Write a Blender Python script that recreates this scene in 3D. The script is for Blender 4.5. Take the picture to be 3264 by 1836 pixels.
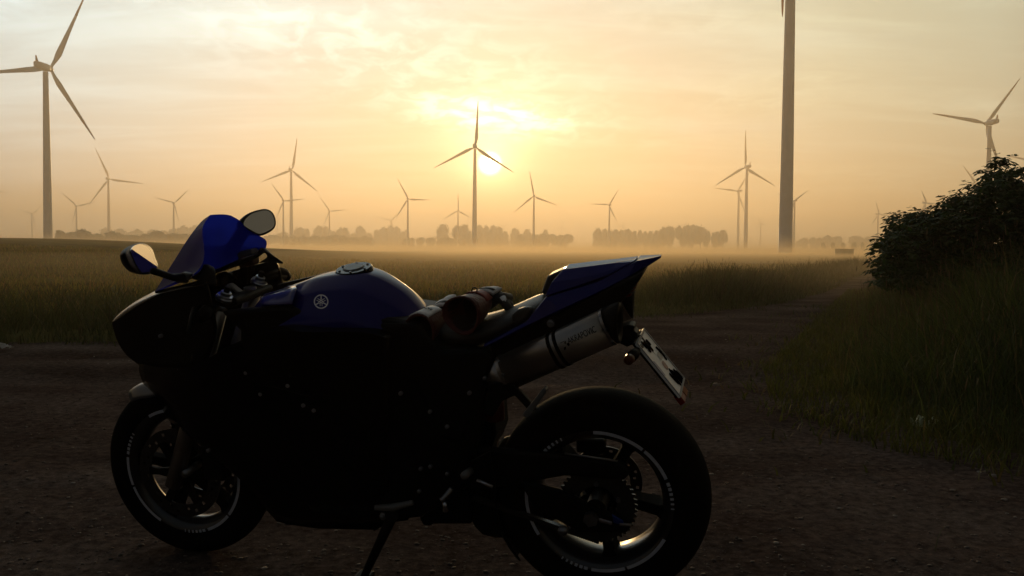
import bpy, bmesh, math, random
import numpy as np
from mathutils import Vector, Matrix
from mathutils.bvhtree import BVHTree

for o in list(bpy.data.objects):
    bpy.data.objects.remove(o)
SC = bpy.context.scene
COL = SC.collection
R = math.radians
rng = np.random.default_rng(11)
random.seed(5)

# ------------------------------------------------------------------ camera
FPX, CX, CY = 2827.0, 1632.0, 918.0          # focal length and centre in pixels of a 3264 x 1836 frame
PITCH, ROLL, HC = R(2.5), R(0.4), 1.047
_F = Vector((0, math.cos(PITCH), -math.sin(PITCH)))
_R0 = Vector((1, 0, 0)); _U0 = Vector((0, math.sin(PITCH), math.cos(PITCH)))
_RT = _R0 * math.cos(ROLL) + _U0 * math.sin(ROLL)
_UP = -_R0 * math.sin(ROLL) + _U0 * math.cos(ROLL)
CAM = Vector((0, 0, HC))
cd = bpy.data.cameras.new('camera')
cd.sensor_width = 36.0
cd.lens = 36.0 * FPX / 3264.0
cd.clip_start, cd.clip_end = 0.05, 20000
cam = bpy.data.objects.new('camera', cd); COL.objects.link(cam)
cam.matrix_world = Matrix(((_RT.x, _UP.x, -_F.x, CAM.x), (_RT.y, _UP.y, -_F.y, CAM.y), (_RT.z, _UP.z, -_F.z, CAM.z), (0, 0, 0, 1)))
SC.camera = cam

def ray(px, py):
    return _F + _RT * ((px - CX) / FPX) - _UP * ((py - CY) / FPX)

def ground_at(px, py, z=0.0):
    d = ray(px, py); t = (z - HC) / d.z
    return CAM + d * t

def at_depth(px, py, y):
    d = ray(px, py); return CAM + d * (y / d.y)

# ------------------------------------------------------------------ render settings
SC.view_settings.view_transform = 'Standard'
SC.view_settings.look = 'None'
SC.view_settings.exposure = 0.0
SC.view_settings.gamma = 1.0
SC.view_settings.use_curve_mapping = False
cy = SC.cycles
cy.use_denoising = True
cy.max_bounces = 8; cy.transparent_max_bounces = 12; cy.volume_bounces = 2
cy.diffuse_bounces = 3; cy.glossy_bounces = 4; cy.transmission_bounces = 6
cy.sample_clamp_indirect = 4.0

# ------------------------------------------------------------------ sky and sun
SUN_DIR = ray(1562, 522).normalized()
SUN_EL = math.asin(SUN_DIR.z)
SUN_AZ = math.atan2(SUN_DIR.x, SUN_DIR.y)      # clockwise from +Y

W = bpy.data.worlds.new('World'); SC.world = W
W.use_nodes = True
nt = W.node_tree; N = nt.nodes; LK = nt.links
for n in list(N): N.remove(n)
def nd(t, **k):
    n = N.new(t)
    for a, b in k.items(): setattr(n, a, b)
    return n
def val(x):
    n = nd('ShaderNodeValue'); n.outputs[0].default_value = x; return n.outputs[0]
def mth(op, a, b=None, c=None, clamp=False):
    n = nd('ShaderNodeMath', operation=op); n.use_clamp = clamp
    for i, x in enumerate((a, b, c)):
        if x is None: continue
        if isinstance(x, (int, float)): n.inputs[i].default_value = x
        else: LK.new(x, n.inputs[i])
    return n.outputs[0]
def rampf(f, pts, interp='EASE'):
    n = nd('ShaderNodeValToRGB'); n.color_ramp.interpolation = interp
    e = n.color_ramp.elements
    e[0].position, e[0].color = pts[0][0], (*pts[0][1], 1)
    e[1].position, e[1].color = pts[-1][0], (*pts[-1][1], 1)
    for p, c in pts[1:-1]:
        x = e.new(p); x.color = (*c, 1)
    LK.new(f, n.inputs[0]); return n.outputs[0]
def mixc(f, a, b, mode='MIX'):
    n = nd('ShaderNodeMix', data_type='RGBA', blend_type=mode); n.clamp_factor = True
    for i, x in ((0, f), (6, a), (7, b)):
        if isinstance(x, (int, float)): n.inputs[i].default_value = x
        elif isinstance(x, tuple): n.inputs[i].default_value = (*x, 1)
        else: LK.new(x, n.inputs[i])
    return n.outputs[2]

tc = nd('ShaderNodeTexCoord')
dirv = tc.outputs['Generated']
sky = nd('ShaderNodeTexSky', sky_type='NISHITA')
sky.sun_disc = False
sky.sun_elevation = SUN_EL; sky.sun_rotation = SUN_AZ
sky.air_density = 1.0; sky.dust_density = 4.0; sky.ozone_density = 1.5
dot = nd('ShaderNodeVectorMath', operation='DOT_PRODUCT')
LK.new(dirv, dot.inputs[0]); dot.inputs[1].default_value = SUN_DIR
cosA = mth('MINIMUM', dot.outputs['Value'], 1.0)
ang = mth('ARCCOSINE', cosA)                          # angle to the sun, radians
sep = nd('ShaderNodeSeparateXYZ'); LK.new(dirv, sep.inputs[0])
elev = mth('MAXIMUM', sep.outputs['Z'], 0.0)
# cloud coordinates: the direction met with a flat layer
den = mth('ADD', elev, 0.12)
cmb = nd('ShaderNodeCombineXYZ')
LK.new(mth('DIVIDE', sep.outputs['X'], den), cmb.inputs[0])
LK.new(mth('DIVIDE', sep.outputs['Y'], den), cmb.inputs[1])
def noise(vec, scale, detail=8, rough=0.55, sc=(1, 1, 1), loc=(0, 0, 0), rot=0.0, dist=0.0):
    m = nd('ShaderNodeMapping'); m.inputs['Scale'].default_value = sc; m.inputs['Location'].default_value = loc
    m.inputs['Rotation'].default_value = (0, 0, rot)
    LK.new(vec, m.inputs[0])
    n = nd('ShaderNodeTexNoise'); n.inputs['Scale'].default_value = scale; n.inputs['Detail'].default_value = detail
    n.inputs['Roughness'].default_value = rough; n.inputs['Distortion'].default_value = dist
    LK.new(m.outputs[0], n.inputs['Vector']); return n.outputs['Fac']
ELEV_IN_FRAME = 0.28
# thin veil of high cloud lit from behind: bright near the sun, dull grey-blue far from it (radiance / 0.1)
veil = rampf(mth('DIVIDE', ang, math.pi), [
    (0.0, (5.8, 7.2, 6.4)), (0.022, (5.9, 7.4, 6.8)), (0.06, (6.3, 8.3, 8.4)), (0.11, (8.0, 11.2, 11.8)),
    (0.167, (8.8, 12.0, 13.0)), (0.21, (4.1, 5.0, 5.2)), (0.30, (0.92, 1.06, 1.14)), (0.5, (0.52, 0.65, 0.76)), (1.0, (0.66, 0.84, 1.0))], 'LINEAR')
def sstep(x, a, b):
    n = nd('ShaderNodeMapRange', interpolation_type='SMOOTHSTEP'); n.inputs[1].default_value = a; n.inputs[2].default_value = b
    LK.new(x, n.inputs[0]); return n.outputs[0]
cl1 = noise(cmb.outputs[0], 9.0, 10, 0.60, (1.0, 0.70, 1), (3.1, 0.2, 0), 0.3, 0.6)         # fleecy puffs
cl2 = noise(cmb.outputs[0], 0.75, 6, 0.5, (0.8, 1.3, 1), (1.7, 4.2, 0), -0.25, 0.4)          # where the fleece lies
cl3 = noise(cmb.outputs[0], 2.2, 9, 0.58, (0.45, 1.5, 1), (0.4, 2.2, 0), 0.12, 0.5)           # drawn out streaks
# two cloud banks: a long slanting one left of and above the sun, and a small bright one just over it
azs = mth('DIVIDE', sep.outputs['X'], mth('MAXIMUM', sep.outputs['Y'], 0.05))
front = sstep(sep.outputs['Y'], 0.1, 0.4)
def bank_of(px, py, rx, ry, slope):
    d_ = ray(px, py).normalized(); a0, e0 = d_.x / d_.y, d_.z
    da = mth('SUBTRACT', azs, a0); de = mth('ADD', mth('SUBTRACT', sep.outputs['Z'], e0), mth('MULTIPLY', da, slope))
    q = mth('ADD', mth('POWER', mth('ABSOLUTE', mth('DIVIDE', da, rx)), 2.0), mth('POWER', mth('ABSOLUTE', mth('DIVIDE', de, ry)), 2.0))
    return mth('MULTIPLY', mth('POWER', 2.718, mth('MULTIPLY', q, -1.0)), front)
bank1 = bank_of(1180, 150, 0.26, 0.055, 0.22)
bank2 = bank_of(1580, 372, 0.075, 0.016, 0.10)
fleece = sstep(cl1, 0.40, 0.66)
streak = sstep(cl3, 0.40, 0.70)
patch = mth('MAXIMUM', mth('MULTIPLY', sstep(cl2, 0.50, 0.68), 0.5), bank1)
cover = mth('MULTIPLY', patch, mth('ADD', mth('MULTIPLY', fleece, 0.8), 0.2))
gain = mth('ADD', mth('MULTIPLY', cover, 0.55), mth('ADD', mth('MULTIPLY', streak, 0.22), mth('ADD', mth('MULTIPLY', mth('MULTIPLY', bank2, mth('ADD', fleece, 0.4)), 2.4), 0.82)))
veil2 = nd('ShaderNodeVectorMath', operation='SCALE'); LK.new(veil, veil2.inputs[0]); LK.new(gain, veil2.inputs['Scale'])
bank = sstep(mth('ADD', sep.outputs['X'], mth('MULTIPLY', mth('SUBTRACT', cl2, 0.5), 0.5)), -0.08, 0.42)     # thicker cloud to the south
veil3 = nd('ShaderNodeVectorMath', operation='MULTIPLY'); LK.new(veil2.outputs[0], veil3.inputs[0])
LK.new(mixc(bank, (1, 1, 1), (0.74, 0.64, 0.47)), veil3.inputs[1])
base = nd('ShaderNodeVectorMath', operation='SCALE'); LK.new(sky.outputs[0], base.inputs[0]); base.inputs['Scale'].default_value = 0.08
tot = nd('ShaderNodeVectorMath', operation='ADD'); LK.new(veil3.outputs[0], tot.inputs[0]); LK.new(base.outputs[0], tot.inputs[1])
# the sun seen through the thin cloud: its disc and the glow round it
disc = sstep(ang, 0.0155, 0.0035)
au = mth('ADD', mth('MULTIPLY', mth('POWER', 2.718, mth('MULTIPLY', ang, -42.0)), 60.0), mth('ADD', mth('MULTIPLY', disc, 260.0), mth('MULTIPLY', mth('POWER', 2.718, mth('MULTIPLY', ang, -13.0)), 2.2)))
aur = nd('ShaderNodeVectorMath', operation='SCALE'); aur.inputs[0].default_value = (1.0, 0.86, 0.42); LK.new(au, aur.inputs['Scale'])
tot2 = nd('ShaderNodeVectorMath', operation='ADD'); LK.new(tot.outputs[0], tot2.inputs[0]); LK.new(aur.outputs[0], tot2.inputs[1])
bg = nd('ShaderNodeBackground'); bg.inputs['Strength'].default_value = 0.1
LK.new(tot2.outputs[0], bg.inputs['Color'])
wo = nd('ShaderNodeOutputWorld'); LK.new(bg.outputs[0], wo.inputs['Surface'])

sl = bpy.data.lights.new('sun', 'SUN'); sl.energy = 3.3; sl.angle = R(0.6); sl.color = (1.0, 0.645, 0.27)
sun = bpy.data.objects.new('sun', sl); COL.objects.link(sun)
sun.rotation_euler = SUN_DIR.to_track_quat('Z', 'Y').to_euler()
sun.location = SUN_DIR * 60

# ------------------------------------------------------------------ helpers: materials
def mat(name, color, rough=0.6, metal=0.0, spec=0.5, coat=0.0, vary=0.0, scale=8.0, bump=0.0, bscale=40.0, attr=None, transl=0.0, color2=None):
    m = bpy.data.materials.new(name); m.use_nodes = True
    t = m.node_tree; b = t.nodes['Principled BSDF']
    b.inputs['Base Color'].default_value = (*color, 1); b.inputs['Roughness'].default_value = rough
    b.inputs['Metallic'].default_value = metal; b.inputs['Specular IOR Level'].default_value = spec
    b.inputs['Coat Weight'].default_value = coat; b.inputs['Coat Roughness'].default_value = 0.04
    src = None
    if vary or color2:
        co = t.nodes.new('ShaderNodeTexCoord'); no = t.nodes.new('ShaderNodeTexNoise')
        no.inputs['Scale'].default_value = scale; no.inputs['Detail'].default_value = 6
        t.links.new(co.outputs['Object'], no.inputs['Vector'])
        rp = t.nodes.new('ShaderNodeValToRGB'); e = rp.color_ramp.elements
        c2 = color2 or tuple(c * (1 + vary) for c in color)
        e[0].position, e[0].color = 0.35, (*[c * (1 - vary) for c in color], 1)
        e[1].position, e[1].color = 0.68, (*c2, 1)
        t.links.new(no.outputs['Fac'], rp.inputs[0]); src = rp.outputs[0]
    if attr:
        a = t.nodes.new('ShaderNodeAttribute'); a.attribute_name = attr; src = a.outputs['Color']
    if src is not None: t.links.new(src, b.inputs['Base Color'])
    if bump:
        co = t.nodes.new('ShaderNodeTexCoord'); no = t.nodes.new('ShaderNodeTexNoise')
        no.inputs['Scale'].default_value = bscale; no.inputs['Detail'].default_value = 5
        t.links.new(co.outputs['Object'], no.inputs['Vector'])
        bp_ = t.nodes.new('ShaderNodeBump'); bp_.inputs['Strength'].default_value = bump; bp_.inputs['Distance'].default_value = 0.02
        t.links.new(no.outputs['Fac'], bp_.inputs['Height']); t.links.new(bp_.outputs[0], b.inputs['Normal'])
    if transl:
        tr = t.nodes.new('ShaderNodeBsdfTranslucent'); mx = t.nodes.new('ShaderNodeMixShader'); mx.inputs[0].default_value = transl
        if src is not None: t.links.new(src, tr.inputs[0])
        else: tr.inputs[0].default_value = (*color, 1)
        out = t.nodes['Material Output']
        t.links.new(b.outputs[0], mx.inputs[1]); t.links.new(tr.outputs[0], mx.inputs[2]); t.links.new(mx.outputs[0], out.inputs['Surface'])
    return m

# ------------------------------------------------------------------ helpers: objects
def props(o, label=None, cat=None, group=None, kind=None):
    if label: o['label'] = label
    if cat: o['category'] = cat
    if group: o['group'] = group
    if kind: o['kind'] = kind
    return o
def thing(name, label, cat, loc=(0, 0, 0), group=None, rotz=0.0):
    o = bpy.data.objects.new(name, None); COL.objects.link(o); o.location = loc; o.rotation_euler.z = rotz
    o.empty_display_size = 0.1
    return props(o, label, cat, group)
def obj(name, me, parent=None, m=None):
    o = bpy.data.objects.new(name, me); COL.objects.link(o)
    if parent is not None: o.parent = parent
    if m is not None and not me.materials: me.materials.append(m)
    return o
def mesh(name, v, f, smooth=False, m=None):
    me = bpy.data.meshes.new(name); me.from_pydata([tuple(x) for x in v], [], f); me.update()
    bm = bmesh.new(); bm.from_mesh(me); bmesh.ops.recalc_face_normals(bm, faces=bm.faces); bm.to_mesh(me); bm.free()
    if smooth: me.polygons.foreach_set('use_smooth', [True] * len(me.polygons))
    if m is not None: me.materials.append(m)
    return me
def np_mesh(name, v, faces, m=None, col=None, smooth=False):
    """v (n,3); faces (k,3 or 4) equal sided."""
    v = np.asarray(v, dtype=np.float32); faces = np.asarray(faces, dtype=np.int32)
    me = bpy.data.meshes.new(name); k = faces.shape[1]
    me.vertices.add(len(v)); me.vertices.foreach_set('co', v.ravel())
    me.loops.add(faces.size); me.loops.foreach_set('vertex_index', faces.ravel())
    me.polygons.add(len(faces)); me.polygons.foreach_set('loop_start', np.arange(0, faces.size, k, dtype=np.int32))
    me.update(calc_edges=True); me.validate()
    if smooth: me.polygons.foreach_set('use_smooth', np.ones(len(faces), dtype=bool))
    if col is not None:
        a = me.color_attributes.new('tone', 'FLOAT_COLOR', 'POINT')
        a.data.foreach_set('color', np.concatenate([col, np.ones((len(col), 1))], 1).astype(np.float32).ravel())
    if m is not None: me.materials.append(m)
    return me
def bevel(o, w, seg=2, ang=35):
    b = o.modifiers.new('bevel', 'BEVEL'); b.width = w; b.segments = seg; b.limit_method = 'ANGLE'; b.angle_limit = R(ang)
    b.harden_normals = False
    return o
def subsurf(o, lv=2):
    s = o.modifiers.new('subsurf', 'SUBSURF'); s.levels = lv; s.render_levels = lv; return o
def box(cx, cy_, cz, sx, sy, sz):
    v = [(cx + a * sx / 2, cy_ + b * sy / 2, cz + c * sz / 2) for a in (-1, 1) for b in (-1, 1) for c in (-1, 1)]
    f = [(0, 1, 3, 2), (4, 6, 7, 5), (0, 4, 5, 1), (2, 3, 7, 6), (0, 2, 6, 4), (1, 5, 7, 3)]
    return v, f
def tube(pts, rad, n=10, cap=True):
    pts = [Vector(p) for p in pts]; v, f = [], []
    if isinstance(rad, (int, float)): rad = [rad] * len(pts)
    ref = None
    for i, p in enumerate(pts):
        t = (pts[min(i + 1, len(pts) - 1)] - pts[max(i - 1, 0)]).normalized()
        if ref is None: ref = t.orthogonal().normalized()
        a = (ref - t * ref.dot(t)).normalized(); ref = a; b = t.cross(a)
        for k in range(n):
            th = 2 * math.pi * k / n
            v.append(p + (a * math.cos(th) + b * math.sin(th)) * rad[i])
    for i in range(len(pts) - 1):
        for k in range(n):
            k2 = (k + 1) % n
            f.append((i * n + k, i * n + k2, (i + 1) * n + k2, (i + 1) * n + k))
    if cap:
        f.append(tuple(range(n))); f.append(tuple((len(pts) - 1) * n + k for k in range(n)))
    return v, f
def join(*vf):
    V, F = [], []
    for v, f in vf:
        o = len(V); V += list(v); F += [tuple(i + o for i in q) for q in f]
    return V, F
def loft(rings, closed=True, caps=True):
    n = len(rings[0]); v = [p for r in rings for p in r]; f = []
    for i in range(len(rings) - 1):
        for k in range(n if closed else n - 1):
            k2 = (k + 1) % n
            f.append((i * n + k, i * n + k2, (i + 1) * n + k2, (i + 1) * n + k))
    if caps and closed:
        f.append(tuple(range(n))); f.append(tuple((len(rings) - 1) * n + k for k in range(n)))
    return v, f
def lathe(prof, n=64, c=(0, 0, 0), closed=True):
    """profile of (radius, w) turned about the y axis through c"""
    v, f = [], []; k = len(prof)
    for i in range(n):
        a = 2 * math.pi * i / n
        for r, w in prof: v.append((c[0] + r * math.cos(a), c[1] + w, c[2] + r * math.sin(a)))
    for i in range(n):
        j = (i + 1) % n
        for q in range(k if closed else k - 1):
            q2 = (q + 1) % k
            f.append((i * k + q, i * k + q2, j * k + q2, j * k + q))
    return v, f
def text_mesh(s, size, extrude):
    c = bpy.data.curves.new('t', 'FONT'); c.body = s; c.size = size; c.extrude = extrude; c.align_x = 'CENTER'; c.align_y = 'CENTER'
    o = bpy.data.objects.new('t', c); COL.objects.link(o)
    dg = bpy.context.evaluated_depsgraph_get(); me = bpy.data.meshes.new_from_object(o.evaluated_get(dg))
    bpy.data.objects.remove(o); bpy.data.curves.remove(c)
    return me
def catmull(P, k, closed=False):
    """points through which a smooth curve runs, k steps between neighbours"""
    n = len(P); out = []
    segs = n if closed else n - 1
    for i in range(segs):
        p1, p2 = P[i], P[(i + 1) % n]
        p0 = P[(i - 1) % n] if closed or i > 0 else p1 * 2 - p2
        p3 = P[(i + 2) % n] if closed or i + 2 < n else p2 * 2 - p1
        for j in range(k):
            t = j / k
            out.append((p1 * 2 + (p2 - p0) * t + (p0 * 2 - p1 * 5 + p2 * 4 - p3) * t * t + (p1 * 3 - p0 - p2 * 3 + p3) * t ** 3) * 0.5)
    if not closed: out.append(P[-1].copy())
    return out
def dense(grid, k, closed=False):
    g = [catmull([Vector(p) for p in r], k, closed) for r in grid]
    cols = [catmull([g[i][j] for i in range(len(g))], k) for j in range(len(g[0]))]
    return [[cols[j][i] for j in range(len(cols))] for i in range(len(cols[0]))]
def fine_text(s, size, extrude):
    me = text_mesh(s, size, extrude); bm = bmesh.new(); bm.from_mesh(me)
    bmesh.ops.triangulate(bm, faces=bm.faces)
    for _ in range(3):
        bmesh.ops.subdivide_edges(bm, edges=[e for e in bm.edges if e.calc_length() > size * 0.12], cuts=1)
        bmesh.ops.triangulate(bm, faces=bm.faces)
    bm.to_mesh(me); bm.free(); return me
def ico(sub=1):
    bm = bmesh.new(); bmesh.ops.create_icosphere(bm, subdivisions=sub, radius=1.0)
    v = np.array([q.co[:] for q in bm.verts]); f = np.array([[q.index for q in p.verts] for p in bm.faces]); bm.free()
    return v, f

# =================================================================== THE LAND
def inside(px, py, poly):
    poly = np.asarray(poly); n = len(poly); res = np.zeros(px.shape, bool); j = n - 1
    for i in range(n):
        xi, yi = poly[i]; xj, yj = poly[j]
        c = ((yi > py) != (yj > py)) & (px < (xj - xi) * (py - yi) / (yj - yi + 1e-12) + xi)
        res ^= c; j = i
    return res
def dist_line(px, py, line):
    d = np.full(px.shape, 1e9)
    for (x0, y0), (x1, y1) in zip(line[:-1], line[1:]):
        dx, dy = x1 - x0, y1 - y0; L = dx * dx + dy * dy + 1e-12
        t = np.clip(((px - x0) * dx + (py - y0) * dy) / L, 0, 1)
        d = np.minimum(d, np.hypot(px - x0 - t * dx, py - y0 - t * dy))
    return d
def g2(px, py):
    p = ground_at(px, py); return (p.x, p.y)
def lattice(x, y, seed):
    """smooth value noise, 0..1"""
    r = np.random.default_rng(seed).random((257, 257))
    xi = np.floor(x).astype(int); yi = np.floor(y).astype(int); fx = x - xi; fy = y - yi
    fx = fx * fx * (3 - 2 * fx); fy = fy * fy * (3 - 2 * fy)
    a = r[xi % 257, yi % 257]; b = r[(xi + 1) % 257, yi % 257]; c = r[xi % 257, (yi + 1) % 257]; d = r[(xi + 1) % 257, (yi + 1) % 257]
    return (a * (1 - fx) + b * fx) * (1 - fy) + (c * (1 - fx) + d * fx) * fy
def smooth(x, a, b):
    t = np.clip((x - a) / (b - a), 0, 1); return t * t * (3 - 2 * t)

far_edge = [(-60.0, 10.4), (-14.0, 9.6), g2(0, 1098), g2(360, 1094), g2(900, 1078), g2(1500, 1045), g2(2030, 1012), g2(2200, 1003), g2(2350, 988), g2(2500, 968), g2(2620, 936), g2(2690, 908), g2(2726, 886), (33.0, 75.0)]
verge_edge = [(38.0, 75.0), g2(2752, 887), g2(2722, 903), g2(2685, 945), g2(2615, 1005), g2(2530, 1095), g2(2432, 1180), g2(2455, 1285), g2(2560, 1342), g2(2800, 1436), g2(3000, 1478), g2(3264, 1520), (6.0, 2.9), (40.0, 1.0)]
FIELD = far_edge + [(60.0, 140.0), (60.0, 4000.0), (-4000.0, 4000.0), (-4000.0, 10.4)]
VERGE = verge_edge + [(400.0, 1.0), (400.0, 75.0)]

def land_z(x, y):
    """height of the fields: a low swell rises on the left"""
    d = np.hypot(x, y); az = x / np.maximum(y, 1.0)
    amp = 1.95 * smooth(-az, 0.03, 0.55)
    return np.where(y > 0, amp * smooth(d, 14, 130) * (1 - smooth(d, 150, 300)), 0.0)

m_field = mat('field_crop', (0.085, 0.078, 0.028), 0.95, spec=0.0, vary=0.45, scale=0.35, bump=0.6, bscale=9)
m_dirt = bpy.data.materials.new('packed_dirt'); m_dirt.use_nodes = True
def build_dirt():
    t = m_dirt.node_tree; b = t.nodes['Principled BSDF']; b.inputs['Roughness'].default_value = 1.0; b.inputs['Specular IOR Level'].default_value = 0.0
    co = t.nodes.new('ShaderNodeTexCoord')
    def no(s, d, r=0.6):
        n = t.nodes.new('ShaderNodeTexNoise'); n.inputs['Scale'].default_value = s; n.inputs['Detail'].default_value = d; n.inputs['Roughness'].default_value = r
        t.links.new(co.outputs['Object'], n.inputs['Vector']); return n.outputs['Fac']
    def rp(f, a, b_, c1, c2):
        n = t.nodes.new('ShaderNodeValToRGB'); e = n.color_ramp.elements
        e[0].position, e[0].color = a, (*c1, 1); e[1].position, e[1].color = b_, (*c2, 1); t.links.new(f, n.inputs[0]); return n.outputs[0]
    mp = t.nodes.new('ShaderNodeMapping'); mp.inputs['Scale'].default_value = (0.20, 0.75, 1); mp.inputs['Rotation'].default_value = (0, 0, 0.10)
    t.links.new(co.outputs['Object'], mp.inputs[0]); nl = t.nodes.new('ShaderNodeTexNoise'); nl.inputs['Scale'].default_value = 1.3; nl.inputs['Detail'].default_value = 6
    t.links.new(mp.outputs[0], nl.inputs['Vector'])
    wheel_tracks = rp(nl.outputs['Fac'], 0.38, 0.62, (0.80, 0.78, 0.77), (1.18, 1.18, 1.18))       # dusty worn lines along the track, damp soil between
    big0 = rp(no(0.9, 8), 0.36, 0.66, (0.066, 0.047, 0.041), (0.125, 0.104, 0.095))
    mb = t.nodes.new('ShaderNodeMix'); mb.data_type = 'RGBA'; mb.blend_type = 'MULTIPLY'; mb.inputs[0].default_value = 1
    t.links.new(big0, mb.inputs[6]); t.links.new(wheel_tracks, mb.inputs[7]); big = mb.outputs[2]
    fine = rp(no(22, 8, 0.7), 0.32, 0.72, (0.35, 0.32, 0.30), (1.5, 1.45, 1.4))
    grit = t.nodes.new('ShaderNodeTexVoronoi'); grit.inputs['Scale'].default_value = 70
    t.links.new(co.outputs['Object'], grit.inputs['Vector'])
    spk = rp(grit.outputs['Distance'], 0.10, 0.22, (1.7, 1.65, 1.6), (1, 1, 1))
    m1 = t.nodes.new('ShaderNodeMix'); m1.data_type = 'RGBA'; m1.blend_type = 'MULTIPLY'; m1.inputs[0].default_value = 1
    t.links.new(big, m1.inputs[6]); t.links.new(fine, m1.inputs[7])
    m2 = t.nodes.new('ShaderNodeMix'); m2.data_type = 'RGBA'; m2.blend_type = 'MULTIPLY'; m2.inputs[0].default_value = 0.8
    t.links.new(m1.outputs[2], m2.inputs[6]); t.links.new(spk, m2.inputs[7])
    t.links.new(m2.outputs[2], b.inputs['Base Color'])
    bu = t.nodes.new('ShaderNodeBump'); bu.inputs['Strength'].default_value = 0.9; bu.inputs['Distance'].default_value = 0.02
    t.links.new(no(45, 6, 0.7), bu.inputs['Height']); t.links.new(bu.outputs[0], b.inputs['Normal'])
build_dirt()

# dirt track sheet, finely divided near the camera
def grid_sheet(xs, ys, zf):
    X, Y = np.meshgrid(xs, ys); Z = zf(X, Y); nx, ny = len(xs), len(ys)
    i = np.arange(nx * ny).reshape(ny, nx)
    f = np.stack([i[:-1, :-1], i[:-1, 1:], i[1:, 1:], i[1:, :-1]], -1).reshape(-1, 4)
    return np.stack([X, Y, Z], -1).reshape(-1, 3), f
def dirt_z(x, y):
    near = 1 - smooth(np.hypot(x + 0.4, y - 3.0), 0.2, 1.6) * 1.0
    h = 0.022 * (lattice(x * 1.3, y * 1.3, 1) - 0.5) + 0.014 * (lattice(x * 5, y * 5, 2) - 0.5) + 0.010 * (lattice(x * 14, y * 14, 3) - 0.5)
    rut = -0.040 * np.exp(-((y - 7.2 - 0.04 * x) / 0.35) ** 2) - 0.025 * np.exp(-((y - 8.9 - 0.10 * x) / 0.3) ** 2) + 0.012 * np.exp(-((y - 8.0 - 0.07 * x) / 0.4) ** 2)
    return (h + rut) * (1 - 0.75 * near)
xs = np.concatenate([np.arange(-60, -6, 0.6), np.arange(-6, 6, 0.05), np.arange(6, 60.1, 0.6)])
ys = np.concatenate([np.arange(-25, 1.5, 0.7), np.arange(1.5, 6, 0.05), np.arange(6, 12, 0.10), np.arange(12, 32, 0.25), np.arange(32, 85, 1.0)])
v, f = grid_sheet(xs, ys, dirt_z)
props(obj('dirt_track', np_mesh('dirt_track', v, f, m_dirt, smooth=True)), kind='structure')

# fields: one sheet out to the horizon, sunk below the track where the track runs
az = np.linspace(0, 2 * math.pi, 361)[:-1]
rad = np.concatenate([np.linspace(0.5, 30, 90), 30 * (4600 / 30.0) ** (np.linspace(0, 1, 110)[1:])])
A, RR = np.meshgrid(az, rad); X = RR * np.sin(A); Y = RR * np.cos(A)
on_field = inside(X, Y, FIELD); on_verge = inside(X, Y, VERGE)
dF = dist_line(X, Y, far_edge); dV = dist_line(X, Y, verge_edge)
zz = np.where(on_field, -0.06 + 0.12 * smooth(dF, -0.1, 0.7), np.where(on_verge, -0.06 + 0.16 * smooth(dV, 0, 1.2), -0.25))
far_out = (np.abs(X) > 58) | (Y > 80) | (Y < -24)
zz = np.where(far_out, np.maximum(zz, 0.05), zz) + land_z(X, Y)
n_a, n_r = len(az), len(rad)
ii = np.arange(n_a * n_r).reshape(n_r, n_a); i2 = np.roll(ii, -1, axis=1)
f = np.stack([ii[:-1], i2[:-1], i2[1:], ii[1:]], -1).reshape(-1, 4)
v = np.stack([X, Y, zz], -1).reshape(-1, 3)
props(obj('field', np_mesh('field', v, f, m_field, smooth=True)), kind='structure')

# =================================================================== HAZE AND GROUND MIST
def volume_box(name, lo, hi, dens, color, aniso):
    m = bpy.data.materials.new(name + '_air'); m.use_nodes = True
    t = m.node_tree
    for n in list(t.nodes): t.nodes.remove(n)
    o = t.nodes.new('ShaderNodeOutputMaterial'); p = t.nodes.new('ShaderNodeVolumePrincipled')
    p.inputs['Color'].default_value = (*color, 1); p.inputs['Density'].default_value = dens; p.inputs['Anisotropy'].default_value = aniso
    t.links.new(p.outputs[0], o.inputs['Volume'])
    m.cycles.homogeneous_volume = True
    c = [(lo[i] + hi[i]) / 2 for i in range(3)]; s = [hi[i] - lo[i] for i in range(3)]
    return props(obj(name, mesh(name, *box(*c, *s), m=m)), kind='stuff')
volume_box('haze', (-4800, -4800, -1.2), (4800, 4800, 200.0), 0.00085, (0.97, 0.82, 0.63), 0.60)
MIST = (0.97, 0.75, 0.46)
volume_box('mist', (-700, 16, -0.9), (1500, 2600, 0.75), 0.0065, MIST, 0.6)
volume_box('mist', (-800, 40, -0.85), (1500, 2550, 1.9), 0.0034, MIST, 0.6)
volume_box('mist', (-900, 150, -0.8), (1500, 2500, 4.0), 0.0010, MIST, 0.6)

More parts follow.
